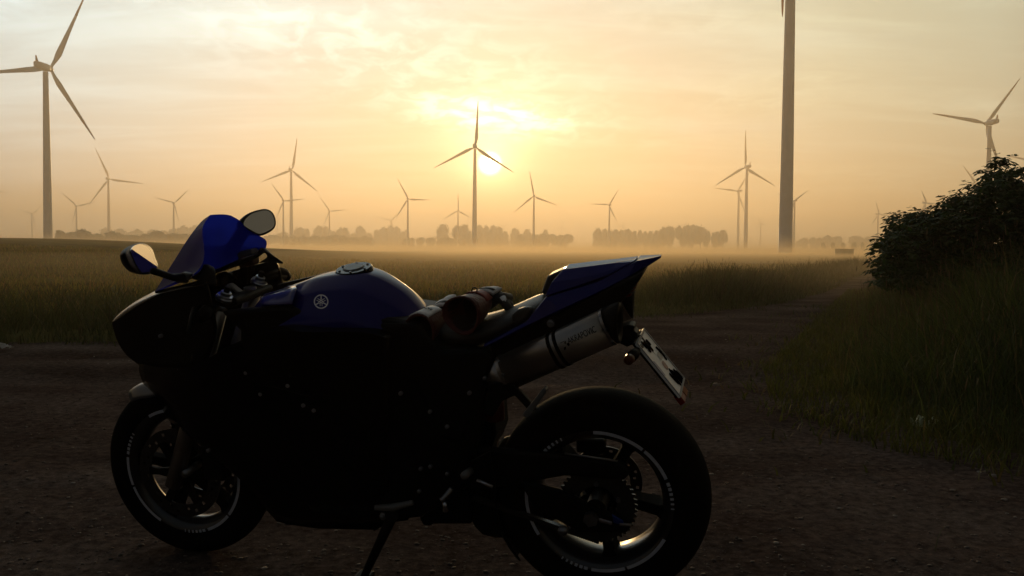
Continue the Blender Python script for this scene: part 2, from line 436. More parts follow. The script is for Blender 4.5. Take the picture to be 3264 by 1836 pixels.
# =================================================================== WIND TURBINES
m_tower = mat('turbine_paint', (0.80, 0.78, 0.80), 0.5, vary=0.06, scale=0.3)
m_blade = mat('blade_paint', (0.70, 0.70, 0.70), 0.45, vary=0.05, scale=0.4)
m_red = mat('blade_red_band', (0.42, 0.10, 0.07), 0.5, vary=0.08, scale=0.5)
def turbine_meshes():
    H = 100.0; rings = []
    for z, r in ((0, 2.75), (0.35, 2.75), (0.4, 2.5), (8, 2.42), (30, 2.22), (60, 1.85), (85, 1.52), (97.6, 1.38)):
        rings.append([(r * math.cos(2 * math.pi * k / 28), r * math.sin(2 * math.pi * k / 28), z) for k in range(28)])
    tower = mesh('tower', *loft(rings), smooth=True, m=m_tower)
    door = mesh('tower_door', *join(box(0, -2.48, 3.1, 1.0, 0.16, 2.2), box(0, -3.2, 1.0, 1.6, 1.5, 0.15), box(0.6, -3.9, 0.5, 0.2, 0.2, 1.0)), m=m_tower)
    rings = []
    for y, w, h, z in ((-9.0, 0.5, 0.6, 0.3), (-8.8, 1.4, 1.5, 0.2), (-6, 1.8, 1.9, 0.1), (0, 1.95, 2.05, 0), (2.6, 1.7, 1.8, 0), (3.4, 1.3, 1.35, 0)):
        rings.append([(w * math.copysign(abs(math.cos(a)) ** 0.6, math.cos(a)), y, z + h * math.copysign(abs(math.sin(a)) ** 0.6, math.sin(a))) for a in [2 * math.pi * k / 20 for k in range(20)]])
    nac = mesh('nacelle', *loft(rings), smooth=True, m=m_tower)
    fin = mesh('tail_fin', *loft([[(-.18, -9.0, 1.8), (.18, -9.0, 1.8), (.18, -6.6, 1.9), (-.18, -6.6, 1.9)], [(-.08, -9.1, 4.9), (.08, -9.1, 4.9), (.08, -8.2, 4.9), (-.08, -8.2, 4.9)]]), m=m_red)
    hub = mesh('rotor_hub', *loft([[(r * math.cos(2 * math.pi * k / 20), y, r * math.sin(2 * math.pi * k / 20)) for k in range(20)] for y, r in ((3.4, 1.2), (3.6, 1.5), (5.0, 1.45), (6.1, 1.0), (6.7, 0.35))]), smooth=True, m=m_blade)
    st = ((1.0, 0.75, 0.75, 0), (2.5, 0.8, 0.75, 0), (5, 1.15, 0.62, 8), (9, 1.75, 0.5, 14), (13, 1.6, 0.38, 12), (22, 1.15, 0.26, 7), (32, 0.8, 0.17, 3), (40, 0.5, 0.11, 1), (43.5, 0.33, 0.07, 0), (45, 0.12, 0.03, 0))
    def blade(lo, hi):
        rings = []
        for z, c, th, tw in st:
            if z < lo or z > hi: continue
            a0 = R(tw); ring = []
            for k in range(12):
                a = 2 * math.pi * k / 12; x = c * math.cos(a) + c * 0.35 * (z > 4); y = th * math.sin(a)
                ring.append((x * math.cos(a0) - y * math.sin(a0), 4.6 + x * math.sin(a0) + y * math.cos(a0), z))
            rings.append(ring)
        return rings
    return dict(tower=tower, door=door, nacelle=nac, fin=fin, hub=hub,
                blade=mesh('blade', *loft(blade(0, 99)), smooth=True, m=m_blade),
                inner=mesh('blade_inner', *loft(blade(0, 32)), smooth=True, m=m_blade),
                tip=mesh('blade_tip', *loft(blade(32, 99)), smooth=True, m=m_red))
TM = turbine_meshes()
def turbine(hx, hy, phase, Rpx, label, Hpx=None, yaw=0.0, H=100.0, tips=False, base_y=None, part=True):
    """hub at pixel (hx, hy); Hpx = height of the hub above the ground in pixels; Rpx = blade length in pixels"""
    if Hpx <= 175: H = 60.0                        # the older, smaller machines of the wind farm
    d0 = FPX * H / Hpx
    p = at_depth(hx, hy, d0)                       # depth such that the hub stands H above level ground
    for _ in range(3):
        p = at_depth(hx, hy, p.y * (H - 0.0) / p.z)
    s = H / 100.0
    root = thing('wind_turbine', label, 'wind turbine', (p.x, p.y, 0.0), 'wind turbines standing in the misty fields', R(yaw))
    w_ = s if H < 100 else 1.0
    obj('tower', TM['tower'], root).scale = (w_, w_, s)
    if d0 < 520: obj('tower_door', TM['door'], root)
    na = obj('nacelle', TM['nacelle'], root); na.location.z = H; na.scale = (w_, w_, w_)
    if d0 < 1200: obj('tail_fin', TM['fin'], na)
    hb = obj('rotor_hub', TM['hub'], root); hb.location.z = H; hb.scale = (w_, w_, w_)
    dist = math.hypot(p.x, p.y); k = (Rpx / FPX * p.y) / 45.0
    for j in range(3):
        b = obj('blade', TM['inner'] if tips else TM['blade'], root)
        b.location.z = H; b.rotation_euler = (0, R(90 - (phase + 120 * j)), 0); b.scale = (w_, w_, k)
        if tips: obj('blade_tip', TM['tip'], b)
    return root
T = turbine
T(145, 215, 63, 266, 'large wind turbine left of all trees with reddish blade tips, at the left edge', 570, -4, tips=True)
T(345, 570, 113, 106, 'wind turbine behind the low trees just right of the big left turbine', 218, 8)
T(243, 657, 136, 60, 'pale wind turbine between the big left turbine and the next taller one', 130, 14)
T(101, 682, 163, 55, 'faint wind turbine just left of the big left tower, partly behind it', 104, 0)
T(-66, 597, 109, 88, 'wind turbine outside the left edge with only one blade tip showing', 186, 0)
T(553, 647, 164, 62, 'pale wind turbine above the trees left of the blue windscreen', 142, 5)
T(928, 542, 81, 104, 'tall wind turbine right of the raised far mirror', 236, 0)
T(903, 640, 126, 68, 'wind turbine just left of the tall one beside the far mirror', 150, 0)
T(884, 705, 60, 34, 'very faint wind turbine half hidden by the far mirror', 84, 0)
T(1050, 673, 126, 54, 'small wind turbine right of the tall one beside the far mirror', 118, 0)
T(1300, 634, 118, 72, 'wind turbine left of the sun, above a lone gap in the trees', 160, 0)
T(1246, 703, 167, 43, 'small faint wind turbine under the blade of the one left of the sun', 88, 0)
T(1514, 467, 87, 146, 'tall wind turbine standing directly in front of the sun glow', 325, -2)
T(1460, 671, 91, 56, 'small wind turbine just left of the tall tower before the sun', 122, 0)
T(1702, 625, 100, 80, 'wind turbine right of the sun rising out of the mist', 168, 5)
T(1943, 653, 58, 60, 'wind turbine above the left end of the long tree row', 140, 12)
T(1605, 722, 33, 20, 'tiny faint wind turbine between the sun and the lone poplars', 72, 0)
T(1791, 723, 92, 23, 'tiny faint wind turbine right of the lone poplar', 70, 0)
T(1985, 720, 62, 22, 'tiny faint wind turbine showing above the long tree row', 72, 0)
T(2185, 716, 72, 24, 'tiny faint wind turbine peeping over the highest trees of the long row', 75, 0)
T(2381, 532, 91, 117, 'tall wind turbine left of the giant tower, in front of another turbine', 270, 10)
T(2355, 609, 55, 84, 'wind turbine behind and left of the tall one next to the giant tower', 194, 18)
T(2425, 713, 108, 24, 'tiny faint wind turbine just left of the giant tower', 78, 0)
T(2533, 640, 36, 60, 'wind turbine hidden behind the giant tower, one blade showing', 165, 5)
T(2799, 682, 110, 46, 'faint wind turbine left of the bush, seen almost edge on', 124, -58)
T(2949, 647, 114, 46, 'pale wind turbine above the middle slope of the bush', 160, -55)
T(3106, 587, 124, 76, 'wind turbine with its tower sinking behind the bush', 218, -52)
T(3155, 391, 172, 186, 'large wind turbine with reddish blade tips behind the bush top', 414, 8, tips=True)
T(3330, 520, 168, 112, 'wind turbine outside the right edge with one blade tip showing', 285, 0)
# the giant: only its tower is in the picture
gt = T(2527, -395, -90.6, 425, 'giant grey turbine tower right of centre, its top beyond the picture', 1215, 10, H=135.0, tips=True)

# =================================================================== TREES OF THE FAR TREE LINE
m_far = mat('far_foliage', (0.060, 0.075, 0.030), 0.85, spec=0.2, vary=0.3, scale=0.3)
m_bark = mat('bark', (0.07, 0.055, 0.04), 0.9, vary=0.3, scale=2.0)
def crown_mesh(seed, w=0.5, n=800, shape='round'):
    """crown of unit height on z 0.12..1 and half width w, many leaf clump faces over a few inner masses"""
    r = np.random.default_rng(seed); V, F = [], []
    blobs = []
    nb = 9 if shape == 'round' else 7
    for i in range(nb):
        if shape == 'round':
            th = r.uniform(0, 2 * math.pi); q = r.uniform(0.1, 0.62) * w; z = r.uniform(0.36, 0.80)
            s = r.uniform(0.30, 0.48) * w * 1.15
        else:
            th = r.uniform(0, 2 * math.pi); q = r.uniform(0.0, 0.4) * w; z = 0.2 + 0.68 * i / nb
            s = w * (0.78 - 0.35 * abs(z - 0.45))
        blobs.append((q * math.cos(th), q * math.sin(th), min(z, 0.97 - s), s))
    iv, fi = ico(2)
    for bx, by, bz, s in blobs:
        nz = 1 + 0.40 * (r.random((len(iv), 1)) - 0.5)
        o = sum(len(x) for x in V); V.append(iv * nz * s * np.array([0.9, 0.9, 1.0]) + np.array([bx, by, bz])); F.append(fi + o)
    P = []
    for _ in range(n):
        bx, by, bz, s = blobs[r.integers(len(blobs))]
        d = r.normal(size=3); d /= np.linalg.norm(d); c = np.array([bx, by, bz]) + d * s * r.uniform(0.90, 1.28)
        a = r.normal(size=3); a -= d * a.dot(d) * 0.5; a /= np.linalg.norm(a); b = np.cross(a, r.normal(size=3)); b /= np.linalg.norm(b)
        q = r.uniform(0.018, 0.045); P.append([c - a * q, c + b * q, c + a * q]); P.append([c - b * q * .8, c + a * q, c + b * q * .8])
    o = sum(len(x) for x in V); P = np.array(P).reshape(-1, 3); V.append(P); F.append(np.arange(len(P)).reshape(-1, 3) + o)
    return np_mesh('crown', np.concatenate(V), np.concatenate(F), m_far)
TRUNK = mesh('trunk', *join(tube([(0, 0, -0.02), (0.003, 0, 0.2), (-0.004, 0.003, 0.42), (0.0, 0, 0.7)], [0.028, 0.022, 0.016, 0.006], 8), tube([(0, 0, 0.3), (0.09, 0.02, 0.5)], [0.012, 0.005], 6), tube([(0, 0, 0.26), (-0.1, -0.03, 0.46)], [0.012, 0.005], 6)), smooth=True, m=m_bark)
CROWNS = [crown_mesh(20 + i, 0.5) for i in range(5)]
POPLARS = [crown_mesh(40 + i, 0.30, 700, 'tall') for i in range(3)]
def tree(px, top_y, wpx, d, label, group, name='tree', cat='tree', tall=None):
    base = at_depth(px, 790, d); z0 = float(land_z(np.array([base.x]), np.array([base.y]))[0]) if d < 300 else 0.0
    top = at_depth(px, top_y, d)
    h = top.z - z0; w = wpx / FPX * d
    root = thing(name, label, cat, (base.x, d, z0), group, random.uniform(0, 6.28))
    if tall is None: tall = h > 1.25 * w
    if tall: c = obj('crown', random.choice(POPLARS), root); c.scale = (w / 0.6, w / 0.6, h)
    else: c = obj('crown', random.choice(CROWNS), root); c.scale = (w / 1.0, w / 1.0, h)
    t = obj('trunk', TRUNK, root); t.scale = (h * 1.1, h * 1.1, h)
    return root
G = 'trees of the misty tree line'
ORD = 'leftmost second third fourth fifth sixth seventh eighth ninth tenth eleventh twelfth thirteenth fourteenth fifteenth sixteenth'.split()
def row(spec, d, what, where, jit=25, far=1.7, wide=1.25, **k):
    spec = sorted(spec)
    for i, (x, ty, w) in enumerate(spec):
        n = len(spec)
        if i == n - 1: lab = '%s at the right end of %s' % (what, where)
        elif i == 0: lab = '%s at the left end of %s' % (what, where)
        else: lab = '%s, %s from the left in %s' % (what, ORD[i], where)
        tree(x, ty, w * wide, (d + random.uniform(-jit, jit)) * far, lab, G, **k)
row([(191, 732, 26), (232, 737, 50), (268, 729, 58), (296, 741, 36), (322, 744, 40), (352, 732, 62), (380, 741, 44), (408, 748, 50), (436, 748, 46), (470, 741, 48), (497, 733, 62), (530, 745, 50), (560, 742, 56), (590, 744, 50), (615, 745, 50), (640, 747, 50)], 640, 'dim broad bush', 'the near hedge by the big left tower', far=1.1, name='hedge_tree')
row([(341, 725, 34), (382, 727, 38), (420, 736, 30), (447, 729, 40), (488, 731, 36), (528, 729, 44), (556, 727, 36), (583, 718, 34), (606, 724, 30), (624, 716, 36), (652, 722, 36), (690, 724, 40)], 1000, 'paler tree', 'the line behind the dim left hedge')
row([(900, 738, 40), (930, 746, 40), (957, 722, 38), (978, 727, 18), (1013, 717, 26), (1039, 720, 28), (1064, 735, 22), (1084, 724, 22), (1102, 724, 24), (1125, 742, 24), (1148, 719, 29), (1175, 741, 24)], 1000, 'pale tree', 'the line behind the hedge right of the mirror')
row([(845, 752, 40), (872, 747, 46), (905, 749, 44), (938, 752, 44), (968, 751, 40), (1000, 749, 50), (1035, 751, 44), (1068, 748, 40), (1098, 750, 40), (1130, 754, 44), (1160, 752, 44), (1180, 756, 28)], 680, 'low hazy tree', 'the hedge right of the far mirror', name='hedge_tree')
row([(1202, 730, 18), (1222, 722, 26), (1242, 718, 30), (1262, 721, 26), (1296, 731, 18), (1282, 736, 18)], 1050, 'pale tree', 'the small clump left of the sun')
row([(1290, 757, 24), (1310, 758, 26), (1340, 755, 30), (1372, 757, 34), (1405, 758, 34), (1440, 757, 34), (1475, 759, 36), (1510, 758, 36)], 720, 'low hazy bush', 'the hedge under the sun', name='hedge_tree')
row([(1413, 713, 38), (1458, 717, 28), (1479, 713, 30), (1498, 735, 16), (1530, 715, 26), (1550, 717, 22), (1568, 716, 24), (1590, 720, 28), (1611, 736, 20)], 900, 'tall rounded tree', 'the clump under the sunlit turbine')
row([(1641, 725, 30), (1681, 729, 26), (1739, 731, 20)], 900, 'lone upright tree', 'the three lone trees right of the sun', tall=True)
row([(1660, 744, 26), (1705, 746, 40), (1730, 744, 34), (1762, 744, 36), (1790, 748, 30), (1808, 744, 36)], 800, 'low hazy bush', 'the hedge right of the sun', name='hedge_tree')
row([(1904, 726, 26), (1924, 728, 24), (1943, 731, 22), (1962, 730, 24), (1984, 731, 24), (2006, 728, 26), (2022, 734, 16), (2039, 732, 18), (2056, 736, 16), (2074, 735, 22), (2094, 733, 24)], 850, 'upright tree', 'the long hazy row', tall=True)
row([(2112, 722, 34), (2136, 721, 34), (2176, 718, 44), (2204, 716, 42), (2232, 718, 42), (2252, 724, 24), (2280, 731, 30), (2304, 731, 32)], 800, 'big rounded tree', 'the tall group ending the long row', tall=False)
row([(2640, 749, 46), (2668, 747, 44), (2730, 752, 44), (2755, 754, 40), (2600, 756, 40), (2800, 757, 50), (2560, 757, 40)], 1500, 'very faint big tree', 'the far line behind the hut', far=1.15)
row([(2624, 772, 17), (2656, 772, 17), (2688, 772, 17), (2722, 772, 17), (2751, 772, 17), (2780, 772, 17)], 900, 'small round tree', 'the avenue above the hut', far=1.1, tall=False, wide=1.0)

# small hut beside the track
def hut():
    p = ground_at(2691, 831); y = 178.0; p = at_depth(2691, 828, y)
    root = thing('hut', 'small grey transformer hut standing in the mist right of the giant tower', 'hut', (p.x, y, 0.0), rotz=R(8))
    m1 = mat('hut_plaster', (0.20, 0.17, 0.15), 0.9, vary=0.15, scale=2); m2 = mat('hut_roof', (0.14, 0.10, 0.08), 0.8, vary=0.2, scale=3); m3 = mat('hut_door', (0.10, 0.11, 0.10), 0.6)
    obj('wall', mesh('wall', *box(0, 0, 0.70, 2.75, 2.2, 1.5), m=m1), root)
    bevel(obj('roof', mesh('roof', *box(0, 0, 1.53, 2.95, 2.4, 0.15), m=m2), root), 0.03)
    d1 = obj('door', mesh('door', *box(-0.5, -1.115, 0.72, 0.8, 0.05, 1.25), m=m3), root)
    obj('door', mesh('door', *box(0.5, -1.115, 0.72, 0.8, 0.05, 1.25), m=m3), root)
    obj('vent', mesh('vent', *box(-0.5, -1.15, 1.2, 0.5, 0.03, 0.15), m=m2), d1)
hut()

# =================================================================== THE MOTORCYCLE (local axes: x forward, y to its left, z up)
PSI, LEAN = 0.25252507, 0.15332754
b_f = Vector((-math.cos(PSI), math.sin(PSI), 0)); b_l = Vector((-math.sin(PSI), -math.cos(PSI), 0)); b_z = Vector((0, 0, 1))
b_L = b_l * math.cos(LEAN) - b_z * math.sin(LEAN); b_U = b_z * math.cos(LEAN) + b_l * math.sin(LEAN)
b_O = Vector((-0.39700033, 2.86978437, 0.004))
MB = Matrix(((b_f.x, b_L.x, b_U.x, b_O.x), (b_f.y, b_L.y, b_U.y, b_O.y), (b_f.z, b_L.z, b_U.z, b_O.z), (0, 0, 0, 1)))
MI = MB.inverted()
def B(px, py, w):
    """the point of the machine seen at a pixel, w metres to the left of its middle plane"""
    d = ray(px, py); t = (w - (CAM - b_O).dot(b_L)) / d.dot(b_L)
    return MI @ (CAM + d * t)
def Bp(px, py, c, n):
    """the same on a plane through c with normal n (local)"""
    o = MI @ CAM; d = (MI.to_3x3() @ ray(px, py)); t = (c - o).dot(n) / d.dot(n); return o + d * t

blue = mat('blue_paint', (0.004, 0.006, 0.135), 0.45, spec=0.05, coat=0.42, vary=0.05, scale=30)
black = mat('black_gloss', (0.003, 0.003, 0.003), 0.20, spec=0.09, coat=0.0, vary=0.1, scale=20)
satin = mat('black_satin', (0.004, 0.004, 0.004), 0.5, spec=0.10, vary=0.2, scale=30, bump=0.1, bscale=300)
rubber = mat('rubber', (0.004, 0.004, 0.004), 0.8, spec=0.03, vary=0.2, scale=40, bump=0.15, bscale=200)
leather = mat('seat_vinyl', (0.030, 0.028, 0.026), 0.42, spec=0.5, vary=0.12, scale=60, bump=0.25, bscale=350)
steel = mat('steel', (0.20, 0.20, 0.21), 0.45, metal=1.0, vary=0.12, scale=30)
alu = mat('anodised_alloy', (0.42, 0.45, 0.52), 0.28, metal=1.0, vary=0.1, scale=40)
titan = mat('brushed_titanium', (0.30, 0.28, 0.265), 0.36, metal=1.0, vary=0.10, scale=14)
silver = mat('silver_print', (0.78, 0.78, 0.82), 0.35, spec=0.5, vary=0.04, scale=60)
white = mat('white_plate', (0.80, 0.80, 0.80), 0.5, spec=0.4, vary=0.05, scale=30)
ink = mat('black_print', (0.003, 0.003, 0.003), 1.0, spec=0.0)
stripe_m = mat('reflective_tape', (0.42, 0.44, 0.50), 0.4, spec=0.5, vary=0.08, scale=60)
grey = mat('grey_plastic', (0.10, 0.10, 0.10), 0.45, vary=0.1, scale=30)
red_m = mat('red_leather', (0.075, 0.008, 0.007), 0.6, vary=0.25, scale=25, bump=0.3, bscale=90)
white_l = mat('white_leather', (0.72, 0.72, 0.72), 0.6, vary=0.1, scale=25, bump=0.3, bscale=90)
black_l = mat('black_leather', (0.010, 0.009, 0.009), 0.6, vary=0.2, scale=25, bump=0.3, bscale=90)
lining = mat('glove_lining', (0.020, 0.008, 0.007), 0.95, vary=0.2, scale=30)
amber = mat('amber_lens', (0.10, 0.025, 0.004), 0.3, spec=0.3, transl=0.1)
redlens = mat('red_lens', (0.22, 0.010, 0.006), 0.35, spec=0.3, transl=0.2)
mirror_m = mat('mirror_glass', (0.42, 0.47, 0.53), 0.02, metal=1.0)
def glass_mat(name, tint, trans):
    m = bpy.data.materials.new(name); m.use_nodes = True; t = m.node_tree
    for n in list(t.nodes): t.nodes.remove(n)
    o = t.nodes.new('ShaderNodeOutputMaterial')
    tr = t.nodes.new('ShaderNodeBsdfTransparent'); tr.inputs[0].default_value = (*tint, 1)
    tl = t.nodes.new('ShaderNodeBsdfTranslucent'); tl.inputs[0].default_value = (*trans, 1)
    gl = t.nodes.new('ShaderNodeBsdfGlossy'); gl.inputs['Roughness'].default_value = 0.04
    df = t.nodes.new('ShaderNodeBsdfDiffuse'); df.inputs[0].default_value = (*[c * 0.4 for c in trans], 1)
    lw = t.nodes.new('ShaderNodeLayerWeight'); lw.inputs[0].default_value = 0.5
    pw = t.nodes.new('ShaderNodeMath'); pw.operation = 'POWER'; pw.inputs[1].default_value = 12.0; t.links.new(lw.outputs['Facing'], pw.inputs[0])
    fr = t.nodes.new('ShaderNodeMath'); fr.operation = 'MULTIPLY_ADD'; fr.inputs[1].default_value = 0.13; fr.inputs[2].default_value = 0.028; t.links.new(pw.outputs[0], fr.inputs[0])
    m1 = t.nodes.new('ShaderNodeMixShader'); m1.inputs[0].default_value = 0.40
    m0 = t.nodes.new('ShaderNodeMixShader'); m0.inputs[0].default_value = 0.7
    m2 = t.nodes.new('ShaderNodeMixShader')
    t.links.new(df.outputs[0], m0.inputs[1]); t.links.new(tl.outputs[0], m0.inputs[2])
    t.links.new(tr.outputs[0], m1.inputs[1]); t.links.new(m0.outputs[0], m1.inputs[2])
    t.links.new(fr.outputs[0], m2.inputs[0]); t.links.new(m1.outputs[0], m2.inputs[1]); t.links.new(gl.outputs[0], m2.inputs[2])
    t.links.new(m2.outputs[0], o.inputs['Surface']); return m
screen_m = glass_mat('blue_screen', (0.004, 0.014, 0.32), (0.003, 0.009, 0.32))

BIKE = thing('motorcycle', 'dark blue and black sports motorcycle leaning on its side stand on the dirt track', 'motorcycle')
BIKE.matrix_world = MB
def part(name, vf, m, parent=None, smooth=False, bv=0, sub=0, label=None):
    o = obj(name, mesh(name, *vf, smooth=smooth, m=m), parent or BIKE)
    if bv: bevel(o, bv)
    if sub: subsurf(o, sub)
    if label: o['label'] = label
    return o
def slab(name, pix, w0, w1, m, parent=None, bv=0.006, far=1.0, smooth=False):
    """outline traced at width w0, pushed through to w1"""
    p = [B(x, y, w0) for x, y in pix]; n = len(p)
    c = sum(p, Vector()) / n
    v = [tuple(q) for q in p] + [(c.x + (q.x - c.x) * far, w1, c.z + (q.z - c.z) * far) for q in p]
    f = [tuple(range(n)), tuple(range(n, 2 * n))] + [(i, (i + 1) % n, n + (i + 1) % n, n + i) for i in range(n)]
    return part(name, (v, f), m, parent, bv=bv, smooth=smooth)
def mirror_loft(name, ribs, m, parent=None, sub=2, thick=0.0, caps=False, smooth=True):
    """ribs of (px, py, w) from the middle outwards, mirrored to the far side; cross ways open or thickened"""
    near = [[B(*q) for q in r] for r in ribs]
    mid = all(r[0][2] == 0 for r in ribs)
    if mid:
        for r in near: r[0].y = 0.0
    if sub: near = dense(near, 4)
    rings = [[tuple(q) for q in reversed(r)] + [(q.x, -q.y, q.z) for q in (r[1:] if mid else r)] for r in near]
    o = part(name, loft(rings, closed=False), m, parent, smooth=smooth)
    sharp(o)
    if thick:
        s = o.modifiers.new('solid', 'SOLIDIFY'); s.thickness = thick; s.offset = 0
    return o
def sharp(o, ang=40):
    o.data.set_sharp_from_angle(angle=R(ang))
def closed_loft(name, ribs, m, parent=None, sub=0, bv=0, smooth=False):
    """ribs top middle .. bottom middle; closed all round"""
    rings = []
    for r in ribs:
        near = [B(*q) for q in r]
        mids = [0] if True else []
        near[0].y = 0.0; near[-1].y = 0.0
        rings.append([tuple(q) for q in near] + [(q.x, -q.y, q.z) for q in reversed(near[1:-1])])
    o = part(name, loft(rings), m, parent, smooth=smooth)
    if bv: bevel(o, bv)
    if sub: subsurf(o, sub)
    return o
def bar(name, pts, rad, m, parent=None, n=12):
    return part(name, tube([B(*p) for p in pts], rad, n), m, parent, smooth=True)
def bolt(pix, w, r=0.006, parent=None, name='bolt'):
    p = B(pix[0], pix[1], w); v, f = tube([p - Vector((0, 0.006, 0)), p + Vector((0, 0.004, 0)), p + Vector((0, 0.006, 0))], [r, r, r * 0.6], 10)
    return part(name, (v, f), steel, parent, smooth=False)

# ---- wheels
def wheel(name, u, z, rim_r, rim_w, tyre_r, tyre_w, spokes, phase, stripes, steer=0.0):
    ax = Vector((u, 0, z))
    hold = obj(name, mesh(name, *lathe([(0.030, -rim_w * 0.8), (0.030, rim_w * 0.8), (0.016, rim_w * 0.8), (0.016, -rim_w * 0.8)], 28), m=satin), BIKE)
    hold.location = ax; hold.rotation_euler.z = steer
    h = rim_w / 2
    prof = [(rim_r, h), (rim_r + 0.006, h), (rim_r + 0.006, h - 0.006), (rim_r - 0.004, h - 0.014), (rim_r - 0.022, h * 0.55), (rim_r - 0.026, 0), (rim_r - 0.022, -h * 0.55), (rim_r - 0.004, -h + 0.014), (rim_r + 0.006, -h + 0.006), (rim_r + 0.006, -h), (rim_r, -h),
            (rim_r - 0.014, -h + 0.012), (rim_r - 0.033, -h * 0.5), (rim_r - 0.036, 0), (rim_r - 0.033, h * 0.5), (rim_r - 0.014, h - 0.012)]
    part('rim', lathe(prof, 80), rim_paint, hold, smooth=True)
    tp = []
    for k in range(-10, 11):
        a = math.pi * 0.5 * 1.22 * k / 10.0
        tp.append((rim_r + 0.002 + (tyre_r - rim_r) * max(0.0, math.cos(a * 0.80)) ** 0.75 if abs(k) < 10 else rim_r - 0.006, tyre_w * math.sin(a) if abs(a) < math.pi / 2 else math.copysign(tyre_w * math.sin(math.pi - abs(a)), a)))
    tp[0] = (rim_r - 0.004, -h + 0.004); tp[-1] = (rim_r - 0.004, h - 0.004)
    ty = part('tyre', lathe(tp, 96, closed=False), rubber, hold, smooth=True)
    for k in range(spokes):
        a = R(phase + 360 * k / spokes)
        ca, sa = math.cos(a), math.sin(a)
        ring = []
        for r_, wd, th in ((0.022, 0.026, h * 0.55), (0.06, 0.020, h * 0.5), (0.12, 0.016, h * 0.42), (rim_r - 0.045, 0.017, h * 0.5), (rim_r - 0.022, 0.028, h * 0.62)):
            ring.append([(r_ * ca - s * wd * sa, q * th, r_ * sa + s * wd * ca) for s, q in ((1, 1), (1, -1), (-1, -1), (-1, 1))])
        bevel(part('spoke', loft(ring), rubber, hold), 0.004)
    # reflective tape arcs on the rim edge
    for a0, a1 in stripes:
        V, F = [], []
        n = max(2, int(abs(a1 - a0) / 2.5) + 1)
        for i in range(n):
            a = R(-(a0 + (a1 - a0) * i / (n - 1)) + 180)       # angle as seen in the picture, machine heading left
            for r_ in (rim_r - 0.0065, rim_r + 0.0035):
                V.append((r_ * math.cos(a), h + 0.0024, r_ * math.sin(a)))
            if i: q = len(V); F.append((q - 4, q - 3, q - 1, q - 2))
        part('rim_tape', (V, F), stripe_m, hold)
    return hold
rim_paint = mat('rim_paint', (0.010, 0.010, 0.012), 0.3, spec=0.4, coat=0.4, vary=0.08, scale=40)
def pattern(start, sgn):
    out = []
    for k in range(3):
        a = start + 120 * k
        out += [(a, a + sgn * 40), (a + sgn * 42, a + sgn * 69)]
        for j in range(6):
            b = a + sgn * (72 + 4.2 * j); wd = 3.0 - 0.38 * j
            out.append((b, b + sgn * wd))
    return out
RW = wheel('rear_wheel', -0.7075, 0.318, 0.2175, 0.152, 0.3215, 0.097, 5, 190, pattern(93, -1))
FW = wheel('front_wheel', 0.7075, 0.298, 0.2175, 0.090, 0.302, 0.061, 5, 223, pattern(0, -1), steer=-0.03)
def disc(parent, w, r0, r1, holes=True, carriers=0, name='brake_disc'):
    V, F = [], []; n = 60
    rr = [r0, r0 + (r1 - r0) * 0.25, r0 + (r1 - r0) * 0.5, r0 + (r1 - r0) * 0.75, r1]
    for s in (-1, 1):
        for r_ in rr:
            for i in range(n):
                a = 2 * math.pi * i / n; V.append((r_ * math.cos(a), w + s * 0.0025, r_ * math.sin(a)))
    k = len(rr)
    for s in (0, 1):
        for j in range(k - 1):
            for i in range(n):
                if holes and ((i + j * 2) % 5 == 0) and j in (1, 2): continue
                i2 = (i + 1) % n; o = s * k * n; F.append((o + j * n + i, o + j * n + i2, o + (j + 1) * n + i2, o + (j + 1) * n + i))
    for i in range(n):
        i2 = (i + 1) % n
        F.append((i, i2, k * n + i2, k * n + i)); F.append(((k - 1) * n + i, (k - 1) * n + i2, (2 * k - 1) * n + i2, (2 * k - 1) * n + i))
    d = part(name, (V, F), steel_dark, parent)
    for q in range(carriers):
        a = 2 * math.pi * q / carriers; ca, sa = math.cos(a), math.sin(a)
        ring = [[(r_ * ca - s * wd * sa, w + t * 0.004, r_ * sa + s * wd * ca) for s, t in ((1, 1), (1, -1), (-1, -1), (-1, 1))] for r_, wd in ((0.03, 0.020), (r0 * 0.7, 0.011), (r0 + 0.006, 0.014))]
        part('disc_arm', loft(ring), satin, parent)
    return d
steel_dark = mat('dark_steel', (0.035, 0.033, 0.032), 0.35, metal=0.6, vary=0.2, scale=50)
disc(FW, 0.060, 0.112, 0.156, carriers=6); disc(FW, -0.060, 0.112, 0.156, carriers=6)
disc(RW, -0.085, 0.075, 0.112, carriers=5)
sp = lathe([(0.055, 0.088), (0.116, 0.088), (0.116, 0.094), (0.055, 0.094)], 60)
def sprocket():
    n = 45; V, F = [], []
    for s in (0.087, 0.094):
        for i in range(n * 4):
            a = 2 * math.pi * i / (n * 4); r_ = 0.118 if i % 4 in (0, 1) else 0.110
            V.append((r_ * math.cos(a), s, r_ * math.sin(a)))
        for i in range(n * 4):
            a = 2 * math.pi * i / (n * 4); V.append((0.058 * math.cos(a), s, 0.058 * math.sin(a)))
    q = n * 4
    for s in (0, 2 * q):
        for i in range(q): F.append((s + i, s + (i + 1) % q, s + q + (i + 1) % q, s + q + i))
    for i in range(q): F.append((i, (i + 1) % q, 2 * q + (i + 1) % q, 2 * q + i)); F.append((q + i, q + (i + 1) % q, 3 * q + (i + 1) % q, 3 * q + i))
    return V, F
part('sprocket', sprocket(), steel_dark, RW)
for k in range(5):
    a = 2 * math.pi * k / 5 + 0.3
    part('sprocket_bolt', tube([(0.066 * math.cos(a), 0.094, 0.066 * math.sin(a)), (0.066 * math.cos(a), 0.103, 0.066 * math.sin(a))], [0.008, 0.007], 6), steel, RW)

